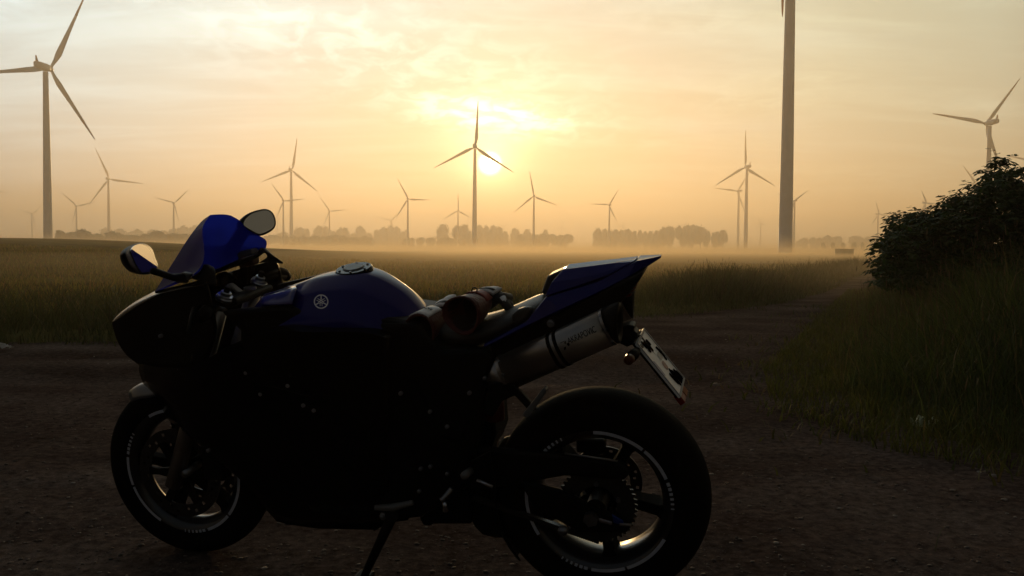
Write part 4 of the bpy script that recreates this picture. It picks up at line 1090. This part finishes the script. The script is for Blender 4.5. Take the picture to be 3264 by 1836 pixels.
# ---- number plate with its frame, lamps and reflector
def plate():
    half = 0.09
    tl_ = B(2027, 1096, half); bl_ = B(2167, 1268, half)
    dn = (bl_ - tl_); tn = Vector((0, 1, 0)).cross(dn).normalized()
    if tn.x > 0: tn = -tn
    def P(x, y, o=0.0):
        """x 0..1 from near to far edge, y 0..1 down"""
        return tl_ + dn * y + Vector((0, -2 * half * x, 0)) + tn * o
    def sheet(x0, x1, y0, y1, o0, o1):
        q = [P(x0, y0, o0), P(x1, y0, o0), P(x1, y1, o0), P(x0, y1, o0), P(x0, y0, o1), P(x1, y0, o1), P(x1, y1, o1), P(x0, y1, o1)]
        return [tuple(p) for p in q], [(0, 1, 2, 3), (4, 5, 6, 7), (0, 1, 5, 4), (1, 2, 6, 5), (2, 3, 7, 6), (3, 0, 4, 7)]
    pl = part('number_plate', sheet(0, 1, 0, 1, -0.004, 0.002), white, bv=0.001)
    part('plate_rim', join(sheet(0.0, 0.035, 0, 1, 0.0022, 0.0045), sheet(0.965, 1, 0, 1, 0.0022, 0.0045), sheet(0.036, 0.964, 0, 0.035, 0.0022, 0.0045), sheet(0.036, 0.964, 0.965, 1, 0.0022, 0.0045)), mat('plate_rim', (0.30, 0.30, 0.30), 0.6, spec=0.2), pl)
    part('plate_backing', sheet(0.04, 0.96, -0.02, 0.98, -0.012, -0.0045), satin, pl)
    def marks(name, rows, m_):
        V, F = [], []
        for x, y, sx, sy, tilt in rows:
            if m_ is ink: sx *= 1.35; sy *= 1.25
            n = 12; i = len(V)
            for k in range(n):
                a = 2 * math.pi * k / n; ex = math.copysign(abs(math.cos(a)) ** 0.7, math.cos(a)) * sx; ey = math.copysign(abs(math.sin(a)) ** 0.7, math.sin(a)) * sy
                V.append(tuple(P(x + ex + tilt * ey, y + ey, 0.003 + 0.00008 * (i // 12))))
            F.append(tuple(range(i, i + n)))
        part(name, (V, F), m_, pl)
    marks('redaction_blotch', [(.30, .12, .045, .060, .2), (.38, .16, .05, .060, -.3), (.46, .20, .05, .055, .3), (.54, .19, .045, .060, -.2), (.62, .17, .05, .05, .3), (.34, .24, .05, .03, 0), (.50, .26, .05, .04, .2)], ink)  # black blotches for a scribbled-out registration, no real letters
    marks('redaction_blotch', [(.84, .36, .05, .035, 0.4), (.86, .42, .06, .045, .2), (.87, .48, .05, .05, .2), (.85, .55, .045, .03, .3)], ink)
    marks('redaction_blotch', [(.42, .80, .05, .09, .2), (.55, .78, .055, .10, -.2), (.66, .82, .05, .09, .2), (.78, .86, .06, .10, 0), (.50, .90, .05, .05, .2), (.66, .91, .06, .06, 0), (.86, .88, .05, .07, .1)], ink)
    marks('plate_seal', [(.52, .58, .11, .075, 0)], mat('red_seal', (0.34, 0.20, 0.17), 0.6))
    marks('plate_seal', [(.66, .44, .13, .06, 0)], mat('grey_seal', (0.42, 0.40, 0.38), 0.6))
    marks('plate_seal', [(.10, .50, .05, .14, 0)], mat('blue_seal', (0.30, 0.28, 0.40), 0.6))
    rf = part('rear_reflector', sheet(0.22, 0.80, 0.97, 1.15, -0.024, -0.006), redlens, bv=0.003)
    part('reflector_edge', sheet(0.52, 0.80, 1.02, 1.14, -0.0055, -0.004), mat('dull_amber', (0.30, 0.12, 0.05), 0.7, spec=0.1), rf)
    ta = P(0.02, 0.10, -0.02)
    part('plate_holder', tube([B(1960, 1060, 0.0), B(2005, 1085, 0.0), P(0.5, 0.02, -0.012), P(0.5, 0.4, -0.012)], [0.022, 0.02, 0.018, 0.014], 10), satin, smooth=True)
plate()
slab('tail_bracket', [(1930, 1062), (2005, 1035), (2024, 1040), (2018, 1055), (2032, 1062), (2030, 1092), (1995, 1092), (1975, 1094), (1955, 1086)], 0.03, -0.03, satin, bv=0.006)
def signal(px0, px1, w0, w1):
    a = B(px0[0], px0[1], w0); b_ = B(px1[0], px1[1], w1)
    o = part('turn_signal', tube([a, a.lerp(b_, 0.35), a.lerp(b_, 0.5), a.lerp(b_, 0.85)], [0.009, 0.011, 0.015, 0.0155], 16), satin, smooth=True)
    part('signal_lens', tube([a.lerp(b_, 0.86), a.lerp(b_, 1.0), a.lerp(b_, 1.04)], [0.0155, 0.013, 0.006], 16), amber, o, smooth=True)
signal((2042, 1105), (2002, 1150), 0.06, 0.16)
a_ = B(2075, 1050, -0.06)

# =================================================================== GLOVES ON THE SEAT
def glove(name, label, cuff, wrist, knuckle, tips, w, r0, grow, loop=None, text=False, squash=0.85):
    """cuff, wrist and knuckle are pixels at width w; built round its own axis"""
    root = thing(name, label, 'glove', group='motorcycle gloves lying on the seat')
    root.matrix_world = MB @ Matrix.Translation(B(*cuff))
    off = B(*cuff)
    A0, A1, A2 = B(*cuff) - off, B(*wrist) - off, B(*knuckle) - off
    def add(n, vf, m, parent=root, sm=True, sub=0):
        o = obj(n, mesh(n, *vf, smooth=sm, m=m), parent)
        if sub: subsurf(o, sub)
        return o
    ax = (A1 - A0).normalized(); sd = Vector((0, 1, 0)); sd = (sd - ax * sd.dot(ax)).normalized(); up = ax.cross(sd)
    if up.z < 0: up = -up
    def ring(c, r, sq=1.0, n=24, wob=0.05, ph=0.0, axis=None):
        return [c + (sd * math.cos(2 * math.pi * k / n) * r + up * math.sin(2 * math.pi * k / n) * r * sq) * (1 + wob * math.sin(3 * 2 * math.pi * k / n + ph)) for k in range(n)]
    cuffv = loft([ring(A0, r0, squash), ring(A0.lerp(A1, 0.35), r0 * 0.95, squash, ph=0.5), ring(A0.lerp(A1, 0.75), r0 * 0.80, squash, ph=1.0), ring(A1, r0 * 0.68, 0.75)], caps=False)
    c = add('cuff', cuffv, red_m, sub=1); s = c.modifiers.new('solid', 'SOLIDIFY'); s.thickness = 0.004; s.offset = -1; s.material_offset = 0
    add('lining', loft([ring(A0 + ax * 0.004, r0 * 0.93, squash), ring(A0.lerp(A1, 0.7), r0 * 0.74, squash), ring(A1, r0 * 0.3, squash)], caps=False), lining, c)
    add('cuff_rim', join(*[tube([ring(A0, r0 * 1.0, squash)[k], ring(A0, r0 * 1.0, squash)[(k + 1) % 24]], 0.0035, 6, cap=False) for k in range(24)]), red_m, c)
    hand = add('hand', loft([ring(A1, r0 * 0.66, 0.72), ring(A1.lerp(A2, 0.35), r0 * 0.80, 0.62), ring(A1.lerp(A2, 0.75), r0 * 0.84, 0.55), ring(A2, r0 * 0.70, 0.45), ring(A2 + (A2 - A1).normalized() * 0.01, r0 * 0.3, 0.3)]), black_l, sub=1)
    def wrap(n, t0, t1, a0, a1, k, m, base0, base1, sq, thick=0.004, parent=None):
        """a raised patch on the tube between base0 and base1"""
        rings = []
        for i in range(5):
            t = t0 + (t1 - t0) * i / 4.0; cc = base0.lerp(base1, t); rr = k[0] + (k[1] - k[0]) * t
            rings.append([cc + (sd * math.cos(R(a0 + (a1 - a0) * j / 6.0)) + up * sq * math.sin(R(a0 + (a1 - a0) * j / 6.0))) * rr for j in range(7)])
        o = add(n, loft(rings, closed=False), m, parent or root); s = o.modifiers.new('solid', 'SOLIDIFY'); s.thickness = thick; s.offset = 1
        return o, rings
    if text:
        pp, rr = wrap('white_panel', 0.02, 0.80, 20, 100, (r0 * 1.02, r0 * 0.84), white_l, A0, A1, squash, parent=c)
        wrap('white_patch', 0.0, 0.3, 190, 240, (r0 * 0.9, r0 * 0.85), white_l, A0 + ax * 0.004, A1, squash, thick=0.001, parent=c)
        me = fine_text('RICHA', 0.020, 0.0004)
        for vtx in me.vertices:
            th = R(58) + (vtx.co.x) / r0 * 0.62; t = 0.46 - vtx.co.y / (A1 - A0).length
            rr_ = (r0 * 1.02 + (r0 * 0.84 - r0 * 1.02) * t) + 0.0062 + vtx.co.z
            vtx.co = A0.lerp(A1, t) + (sd * math.cos(th) + up * squash * math.sin(th)) * rr_
        obj('cuff_lettering', me, c, ink)
    else:
        wrap('red_strap', 0.62, 0.98, 10, 170, (r0 * 1.0, r0 * 0.74), mat('faded_red', (0.22, 0.035, 0.03), 0.6, vary=0.2, scale=30), A0, A1, squash, parent=c)
    wrap('knuckle_guard', 0.10, 0.52, 25, 150, (r0 * 0.80, r0 * 0.88), white_l, A1, A2, 0.70, 0.008)
    wrap('guard_inset', 0.22, 0.36, 40, 140, (r0 * 0.99, r0 * 0.97), black_l, A1, A2, 0.70, 0.003)
    wrap('finger_guard', 0.66, 0.95, 30, 150, (r0 * 0.86, r0 * 0.76), white_l, A1, A2, 0.60, 0.007)
    for i, (tx, ty, tw) in enumerate(tips):
        st = A2 + sd * (0.027 - 0.018 * i) - (A2 - A1).normalized() * 0.012; en = B(tx, ty, tw) - off; md = st.lerp(en, 0.5) + up * 0.012
        f_ = add('finger', tube([st, st.lerp(md, 0.6) + up * 0.003, md, md.lerp(en, 0.6), en, en + (en - md).normalized() * 0.006], [0.0135, 0.0145, 0.0135, 0.0135, 0.011, 0.004], 12), black_l, hand)
        add('finger_pad', tube([md.lerp(en, 0.05) + up * 0.006, md.lerp(en, 0.7) + up * 0.005], [0.0115, 0.0095], 10), white_l, hand)
    th0 = A1.lerp(A2, 0.3) + sd * r0 * 0.6
    add('thumb', tube([th0, th0 + sd * 0.02 + ax * 0.02 - up * 0.006, th0 + sd * 0.02 + ax * 0.05 - up * 0.014, th0 + sd * 0.012 + ax * 0.066 - up * 0.018], [0.017, 0.016, 0.014, 0.006], 12), black_l, hand)
    if loop:
        add('pull_loop', tube([B(*q) - off for q in loop], 0.0022, 8), black_l, c)
    return root
glove('glove', 'red and white glove with lettered white cuff panel lying next to the tank', (1338, 1052, .135), (1398, 1012, .03), (1440, 968, -.04), [(1462, 978, -.02), (1466, 970, -.05), (1468, 962, -.07), [1466, 956, -.09]], .05, 0.048, 1.0, text=True, squash=1.0)
glove('glove', 'dark red glove with wide open cuff and pull loop, resting behind the lettered one', (1470, 1004, .13), (1534, 968, .01), (1572, 946, -.04), [(1624, 988, .02), (1630, 978, -.01), (1628, 966, -.03), (1616, 960, -.05)], .03, 0.058, 1.0,
      loop=[(1512, 944, .05), (1504, 928, .05), (1506, 918, .05), (1514, 916, .05), (1521, 922, .05), (1519, 934, .05), (1515, 945, .05)], squash=0.95)

# =================================================================== GRASS, BUSH, GRAVEL, LITTER
m_grass = mat('grass_blades', (0.05, 0.07, 0.02), 0.7, spec=0.25, attr='tone', transl=0.35)
m_crop = mat('crop_blades', (0.08, 0.08, 0.02), 0.7, spec=0.1, attr='tone', transl=0.6)
def blades(name, x, y, z, h, wd, lean, tone, seed, head=None, m=None):
    """one mesh of many grass blades; each a bent strip of two quads and a tip"""
    r = np.random.default_rng(seed); n = len(x)
    a = r.uniform(0, 2 * math.pi, n); da = a + r.normal(0, 0.8, n)
    bx, by = np.cos(da) * lean * h, np.sin(da) * lean * h
    sx, sy = np.cos(a + math.pi / 2) * wd, np.sin(a + math.pi / 2) * wd
    P = np.zeros((n, 7, 3)); lv = [(0.0, 0.0, 1.0), (0.45, 0.22, 0.9), (0.8, 0.62, 0.55)]
    for i, (t, b, s) in enumerate(lv):
        P[:, i * 2] = np.stack([x + bx * b - sx * s, y + by * b - sy * s, z + h * t * (1 - 0.12 * lean * b)], 1)
        P[:, i * 2 + 1] = np.stack([x + bx * b + sx * s, y + by * b + sy * s, z + h * t * (1 - 0.12 * lean * b)], 1)
    P[:, 6] = np.stack([x + bx * 1.15, y + by * 1.15, z + h * (1 - 0.18 * lean)], 1)
    tri = np.array([[0, 1, 3], [0, 3, 2], [2, 3, 5], [2, 5, 4], [4, 5, 6]])
    F = (np.arange(n)[:, None, None] * 7 + tri[None]).reshape(-1, 3)
    V = P.reshape(-1, 3); C = np.repeat(tone, 7, axis=0)
    if head is not None and head.sum():
        k = np.where(head)[0]; tip = P[k, 6]; nh = len(k); q = np.zeros((nh, 6, 3)); hh = 0.05 + 0.06 * r.random(nh); ww = 0.0025 + 0.0025 * r.random(nh)
        dx = np.cos(a[k]) * 0.25; dy = np.sin(a[k]) * 0.25
        for j, (t, s) in enumerate(((0, 0), (0.3, 1), (0.3, -1), (0.7, .8), (0.7, -.8), (1.0, 0))):
            q[:, j] = tip + np.stack([dx * hh * t + s * ww * np.cos(a[k] + 1.57), dy * hh * t + s * ww * np.sin(a[k] + 1.57), hh * t], 1)
        ft = np.array([[0, 1, 2], [1, 3, 2], [2, 3, 4], [3, 5, 4]])
        F = np.concatenate([F, (np.arange(nh)[:, None, None] * 6 + ft[None]).reshape(-1, 3) + len(V)]); V = np.concatenate([V, q.reshape(-1, 3)])
        C = np.concatenate([C, np.repeat(np.tile([[0.085, 0.062, 0.035]], (nh, 1)), 6, axis=0)])
    return props(obj(name, np_mesh(name, V, F, m or m_grass, C)), kind='stuff')
def tones(n, r, straw=0.12, dark=1.0):
    t = np.array([[0.056, 0.068, 0.018]]) * (0.55 + 0.9 * r.random((n, 1))) * dark
    t += np.array([[0.022, 0.008, 0.002]]) * r.random((n, 1))
    s = r.random(n) < straw
    t[s] = np.array([[0.13, 0.095, 0.045]]) * (0.5 + 0.8 * r.random((s.sum(), 1))); return t

def clump(x, y, s, seed): return lattice(x * s + 31, y * s + 17, seed)
# grass strip along the far edge of the track
r = np.random.default_rng(3)
def scatter(n, x0, x1, y0, y1, r, reg, line):
    x = r.uniform(x0, x1, n); y = r.uniform(y0, y1, n); k = inside(x, y, reg); x, y = x[k], y[k]
    return x, y, dist_line(x, y, line)
vis = lambda x, y: (np.abs(x) < (y + 1.5) * 0.66)
x, y, d = scatter(190000, -10, 12, 7, 26, r, FIELD, far_edge)
k = vis(x, y) & (d < 5.5) & (r.random(len(x)) < np.exp(-d / 4.0) * (0.35 + 0.9 * clump(x, y, 1.1, 5))); x, y, d = x[k], y[k], d[k]
h = (0.10 + 0.62 * smooth(d, 0.1, 1.5) * (0.45 + 0.8 * clump(x, y, 0.8, 6)) * (1 - 0.45 * smooth(d, 2.2, 4.5))) * r.uniform(0.55, 1.2, len(x))
h = h * (1 - 0.5 * smooth(x, -3.2, -1.5) * (1 - smooth(x, 2.2, 3.6)))
z = land_z(x, y) + 0.0
blades('grass', x, y, z, h, 0.0035 + 0.0045 * r.random(len(x)), r.uniform(0.15, 0.85, len(x)), tones(len(x), r, 0.10), 7, head=(r.random(len(x)) < np.where(x > 3.0, 0.10, 0.03)) & (h > 0.4))
# the crop: shorter green rows thinning into the mist
x, y, d = scatter(320000, -42, 42, 9, 62, r, FIELD, far_edge)
dd = np.hypot(x, y)
k = vis(x, y) & (d > 2.5) & (r.random(len(x)) < 1.0 / (1 + (dd / 34) ** 2)); x, y, d, dd = x[k], y[k], d[k], dd[k]
h = (0.16 + 0.16 * clump(x, y, 0.5, 8)) * r.uniform(0.7, 1.15, len(x))
blades('crop', x, y, land_z(x, y) + 0.02, h, 0.004 + 0.00022 * dd, r.uniform(0.2, 0.7, len(x)), tones(len(x), r, 0.25, 1.3) * np.array([1.9, 1.45, 1.1]), 9, m=m_crop, head=(r.random(len(x)) < 0.04) & (dd < 35))
# strip along the track as it runs off to the right
x, y, d = scatter(60000, 4, 30, 13, 60, r, FIELD, far_edge)
k = vis(x, y) & (d < 2.6); x, y, d = x[k], y[k], d[k]
h = (0.12 + 0.62 * smooth(d, 0.1, 1.3) * (0.45 + 0.75 * clump(x, y, 0.7, 26))) * r.uniform(0.6, 1.15, len(x))
blades('grass', x, y, land_z(x, y), h, 0.006 + 0.005 * r.random(len(x)), r.uniform(0.15, 0.7, len(x)), tones(len(x), r, 0.10), 10, head=(r.random(len(x)) < 0.12))
# the right hand verge: short at the rim, chest high within
x, y, d = scatter(430000, 1.0, 13, 2.2, 24, r, VERGE, verge_edge)
k = vis(x, y) & (r.random(len(x)) < (0.30 + 0.85 * clump(x, y, 1.4, 11)) * np.where(y > 12, 0.5, 1.0)); x, y, d = x[k], y[k], d[k]
d = np.maximum(d + 0.5 * (clump(x, y, 2.3, 41) - 0.5), 0.0)
tall = smooth(d, 0.25, 2.2)
h = (0.09 + 1.05 * tall * (0.30 + 0.55 * clump(x, y, 0.9, 12) + 0.45 * clump(x, y, 3.2, 43))) * r.uniform(0.5, 1.15, len(x))
tn = tones(len(x), r, 0.05, 1.0) * np.array([0.85, 1.05, 0.9]); tn[d < 0.7] *= np.array([1.35, 1.1, 0.8])
blades('grass', x, y, np.zeros(len(x)), h, 0.002 + 0.0032 * r.random(len(x)), r.uniform(0.15, 0.9, len(x)), tn, 13, head=(r.random(len(x)) < 0.12) & (h > 0.45))
# taller stalks standing up out of the verge
x, y, d = scatter(26000, 1.0, 13, 2.2, 24, r, VERGE, verge_edge)
k = vis(x, y) & (d > 0.5) & (r.random(len(x)) < 0.15 + 0.8 * clump(x, y, 1.1, 19)); x, y, d = x[k], y[k], d[k]
h = (0.35 + 0.95 * smooth(d, 0.4, 2.4)) * r.uniform(0.75, 1.15, len(x))
blades('grass', x, y, np.zeros(len(x)), h, 0.0018 + 0.0015 * r.random(len(x)), r.uniform(0.05, 0.4, len(x)), tones(len(x), r, 0.55, 1.5), 23, head=r.random(len(x)) < 0.45)
# low weeds creeping over the rim of the track
x = r.uniform(-9, 9, 60000); y = r.uniform(3, 17, 60000)
on = ~inside(x, y, FIELD) & ~inside(x, y, VERGE); dm = np.minimum(dist_line(x, y, far_edge), dist_line(x, y, verge_edge))
k = on & vis(x, y) & (r.random(len(x)) < np.exp(-dm / 0.22) * (clump(x, y, 2.0, 14) > 0.42)); x, y = x[k], y[k]
blades('weeds', x, y, dirt_z(x, y), r.uniform(0.03, 0.11, len(x)), 0.004 + 0.004 * r.random(len(x)), r.uniform(0.5, 1.3, len(x)), tones(len(x), r, 0.25), 15)

# ---- the bush: branches, a dark mass of leaves, and the leaves one can pick out
m_leaf = mat('bush_leaves', (0.022, 0.040, 0.010), 0.65, spec=0.12, attr='tone', transl=0.25)
def leaf_shape(n=4):
    return np.array([[0, 0, 0], [0.30, 0.22, 0.02], [0.65, 0.2, 0.03], [1.0, 0, -0.06], [0.65, -0.2, 0.03], [0.30, -0.22, 0.02], [0.5, 0, -0.03]]), np.array([[0, 6, 1], [1, 6, 2], [2, 6, 3], [3, 6, 4], [4, 6, 5], [5, 6, 0]])
LV, LF = leaf_shape()
LEAF = np_mesh('leaf', LV * 1.0, LF, m_leaf, np.tile([[0.022, 0.040, 0.010]], (7, 1)))
def bush():
    r = np.random.default_rng(21)
    D = 11.0
    root = thing('bush', 'big dark leafy bush rising behind the tall grass at the right edge', 'bush', (at_depth(3050, 880, D).x, D, 0.0))
    ox = root.location.x
    prof = [(2796, 800, 0.3), (2812, 770, 0.5), (2800, 745, .3), (2840, 700, .4), (2880, 690, .5), (2930, 688, .6), (2975, 680, .6), (3010, 662, .7), (3040, 640, .6), (3090, 610, .7), (3130, 590, .7), (3150, 540, .5), (3180, 505, .5), (3215, 525, .6), (3262, 560, .8), (3330, 540, .9), (3420, 600, 1.0), (3560, 640, 1.0)]
    px = np.array([p[0] for p in prof]); py = np.array([p[1] for p in prof])
    order = np.argsort(px); px, py = px[order], py[order]
    # clumps fill the outline below the profile
    C = []
    for _ in range(5200):
        X = r.uniform(2795, 3600); top = np.interp(X, px, py) + 4; Y = top + (905 - top) * r.random() ** 1.1
        dep = D + r.normal(0, 0.55) + 0.5 * (X - 2800) / 800 * r.random()
        if X < 2850 and r.random() < 0.55: continue
        p = at_depth(X, Y, dep); C.append((p.x, p.y, max(p.z, 0.05), (Y - top)))
    for _ in range(36):                     # loose sprigs standing out of the outline
        X = r.uniform(2835, 3330); top = np.interp(X, px, py); tilt = r.normal(0, 0.8)
        for j in range(11):
            q = r.random() * 24; p = at_depth(X + tilt * q + r.normal(0, 5), top + 8 - q, D + r.normal(0, 0.15)); C.append((p.x, p.y, p.z, 61.0))
    C = np.array(C)
    cluster = clump(C[:, 0] * 2.0, C[:, 2] * 2.0, 1.0, 33)
    C = C[(cluster > 0.22) | (C[:, 3] > 60)]
    V, F, T_ = [], [], []; o = 0; singles = []
    for x, y, z, dep in C:
        # a pinnate leaf: a stalk with five to seven leaflets, drooping
        ha = r.uniform(0, 2 * math.pi); hd = np.array([math.cos(ha), math.sin(ha), -0.25 + 0.3 * r.normal()]); hd /= np.linalg.norm(hd)
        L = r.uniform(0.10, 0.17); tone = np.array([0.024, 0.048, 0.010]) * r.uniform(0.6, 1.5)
        side = np.cross(hd, [0, 0, 1]); side /= np.linalg.norm(side) + 1e-9
        for i in range(5):
            t = (0.35, 0.35, 0.75, 0.75, 1.0)[i]; s = (1, -1, 1, -1, 0)[i]
            b = np.array([x, y, z]) + hd * L * t; d = hd * 0.55 + side * s * 0.9 + np.array([0, 0, -0.3]); d /= np.linalg.norm(d)
            e2 = np.cross(d, [0, 0, 1]) + r.normal(0, 0.25, 3); e2 /= np.linalg.norm(e2); e3 = np.cross(d, e2); q = r.uniform(0.055, 0.085)
            M3 = np.stack([d, e2, e3], 1) * q
            if dep < 14 and len(singles) < 260 and i in (1, 4) and x < 6.9:
                singles.append((M3, b)); continue
            V.append((LV @ M3.T) + b - np.array([ox, D, 0])); F.append(LF + o); o += 7; T_.append(np.tile(tone, (7, 1)))
    fo = obj('foliage', np_mesh('foliage', np.concatenate(V), np.concatenate(F), m_leaf, np.concatenate(T_)), root); fo['kind'] = 'stuff'
    for M3, b in singles:
        l = obj('leaf', LEAF, root); m4 = Matrix.Identity(4)
        for i in range(3):
            for j in range(3): m4[i][j] = M3[i, j]
        m4.translation = Vector(b) - Vector((ox, D, 0)); l.matrix_local = m4
    # the thick inside of the bush, seen between the outer leaves
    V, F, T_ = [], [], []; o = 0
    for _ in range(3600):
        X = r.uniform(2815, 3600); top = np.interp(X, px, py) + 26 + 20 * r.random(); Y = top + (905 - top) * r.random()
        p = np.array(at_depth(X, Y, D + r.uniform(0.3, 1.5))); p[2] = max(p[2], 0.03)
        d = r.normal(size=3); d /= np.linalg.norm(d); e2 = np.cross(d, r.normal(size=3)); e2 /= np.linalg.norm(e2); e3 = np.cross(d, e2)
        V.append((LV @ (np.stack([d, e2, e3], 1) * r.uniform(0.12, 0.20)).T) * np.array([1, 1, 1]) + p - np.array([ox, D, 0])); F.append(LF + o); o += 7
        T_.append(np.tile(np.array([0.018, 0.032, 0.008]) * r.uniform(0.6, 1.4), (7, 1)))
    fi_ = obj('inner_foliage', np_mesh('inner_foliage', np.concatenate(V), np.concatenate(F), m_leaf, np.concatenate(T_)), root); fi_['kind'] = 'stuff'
    # stems
    for (sx, tx, ty, dd) in ((2990, 2830, 760, .1), (3000, 2900, 705, .3), (3060, 3030, 665, 0), (3120, 3100, 620, -.2), (3150, 3178, 520, .1), (3200, 3250, 575, .2), (3100, 2850, 715, -.1), (3240, 3300, 560, .3)):
        a = at_depth(sx, 900, D + dd) - root.location; a.z = 0.0; e = at_depth(tx, ty, D + dd * 2) - root.location; m_ = a.lerp(e, 0.5) + Vector((0.1 * r.normal(), 0.1, 0.15))
        obj('branch', mesh('branch', *tube([a, a.lerp(m_, 0.5), m_, m_.lerp(e, 0.5), e], [0.04, 0.032, 0.022, 0.012, 0.004], 8), smooth=True, m=m_bark), root)
bush()

# ---- gravel and single stones
m_stone = mat('stone', (0.16, 0.135, 0.12), 0.9, vary=0.35, scale=9, bump=0.3, bscale=60)
m_gravel = mat('gravel_stones', (0.11, 0.09, 0.078), 0.9, attr='tone')
def gravel():
    r = np.random.default_rng(8); iv, fi = ico(1)
    n = 30000; u = r.random(n); y = 2.2 + 9.5 * u ** 1.7; x = r.uniform(-0.75, 0.75, n) * (y + 1)
    on = ~inside(x, y, FIELD) & ~inside(x, y, VERGE) & (r.random(n) < 0.25 + 0.9 * clump(x, y, 1.2, 22)); x, y = x[on], y[on]; n = len(x)
    s = 0.0022 + 0.0075 * r.random(n) ** 4.0
    sc = np.stack([s * r.uniform(0.8, 1.5, n), s * r.uniform(0.8, 1.5, n), s * r.uniform(0.3, 0.6, n)], 1)
    a = r.uniform(0, 6.28, n); ca, sa = np.cos(a), np.sin(a)
    nz = 1 + 0.35 * (r.random((n, len(iv), 1)) - 0.5)
    P = iv[None] * nz * sc[:, None]
    Q = np.empty_like(P); Q[..., 0] = P[..., 0] * ca[:, None] - P[..., 1] * sa[:, None] + x[:, None]; Q[..., 1] = P[..., 0] * sa[:, None] + P[..., 1] * ca[:, None] + y[:, None]
    Q[..., 2] = P[..., 2] + dirt_z(x, y)[:, None] + sc[:, 2:3] * 0.3
    F = (np.arange(n)[:, None, None] * len(iv) + fi[None]).reshape(-1, 3)
    base = np.array([[0.085, 0.066, 0.056]]) * (0.5 + 1.1 * r.random((n, 1))); pale = r.random(n) < 0.05; base[pale] = np.array([[0.22, 0.20, 0.18]])
    props(obj('gravel', np_mesh('gravel', Q.reshape(-1, 3), F, m_gravel, np.repeat(base, len(iv), axis=0))), kind='stuff')
gravel()
def stone(px, py, wpx, label):
    p = ground_at(px, py); iv, fi = ico(2); r = np.random.default_rng(int(px)); w = wpx / FPX * p.y / 2
    nz = 1 + 0.22 * (r.random((len(iv), 1)) - 0.5)
    v = iv * nz * np.array([w, w * 0.8, w * 0.38]); me = np_mesh('stone', v, fi, m_stone, smooth=False)
    o = obj('stone', me); o.location = (p.x, p.y, float(dirt_z(np.array([p.x]), np.array([p.y]))[0]) + w * 0.15); o.rotation_euler.z = random.uniform(0, 6)
    props(o, label, 'stone', 'pale stones lying on the track')
for s_ in ((2285, 1222, 34, 'flat pale stone beside the grass right of the number plate'), (3166, 1524, 34, 'largest pale stone on the gravel near the right edge'), (3036, 1568, 24, 'pale oval stone left of the one by the right edge'), (3202, 1599, 24, 'pale stone lowest at the right edge'),
           (2788, 1608, 14, 'small bright stone alone in the middle of the right gravel'), (2676, 1624, 20, 'dull flat stone right of the rear wheel in the middle of the gravel'), (2398, 1432, 16, 'small stone close behind the rear tyre, below the verge'), (2268, 1508, 22, 'grey stone touching the outline of the rear tyre'), (2480, 1285, 20, 'low stone at the rim of the grass right of the plate')):
    stone(*s_)

# ---- litter
def crumple(name, label, cat, px, py, w, hgt, m, seed, rot=0.0):
    p = ground_at(px, py); r = np.random.default_rng(seed); n = 12
    g = np.linspace(-1, 1, n); X, Y = np.meshgrid(g, g)
    Z = np.abs(lattice(X * 2.2 + seed, Y * 2.2, seed) - 0.35) * hgt * 1.6 + 0.01 + (1 - X * X) * (1 - Y * Y) * hgt * 0.5
    XX = X * w / 2 + (lattice(X * 3, Y * 3 + 9, seed + 1) - 0.5) * w * 0.25; YY = Y * w * 0.32 + (lattice(X * 3 + 5, Y * 3, seed + 2) - 0.5) * w * 0.2
    i = np.arange(n * n).reshape(n, n); f = np.stack([i[:-1, :-1], i[:-1, 1:], i[1:, 1:], i[1:, :-1]], -1).reshape(-1, 4)
    o = obj(name, np_mesh(name, np.stack([XX, YY, Z], -1).reshape(-1, 3), f, m)); o.location = (p.x, p.y, 0.012); o.rotation_euler.z = rot
    s = o.modifiers.new('solid', 'SOLIDIFY'); s.thickness = 0.0015
    return props(o, label, cat)
m_paper = mat('waste_paper', (0.55, 0.55, 0.54), 0.7, vary=0.12, scale=14, transl=0.25)
m_bag = mat('pale_plastic', (0.40, 0.44, 0.26), 0.5, vary=0.15, scale=10, transl=0.3)
crumple('litter', 'crumpled white paper scrap at the left edge where grass meets track', 'litter', 8, 1116, 0.17, 0.05, m_paper, 4)
crumple('litter', 'pale yellowish torn plastic bag lying in the grass on the right', 'litter', 2945, 1372, 0.13, 0.06, m_bag, 6, 0.5)
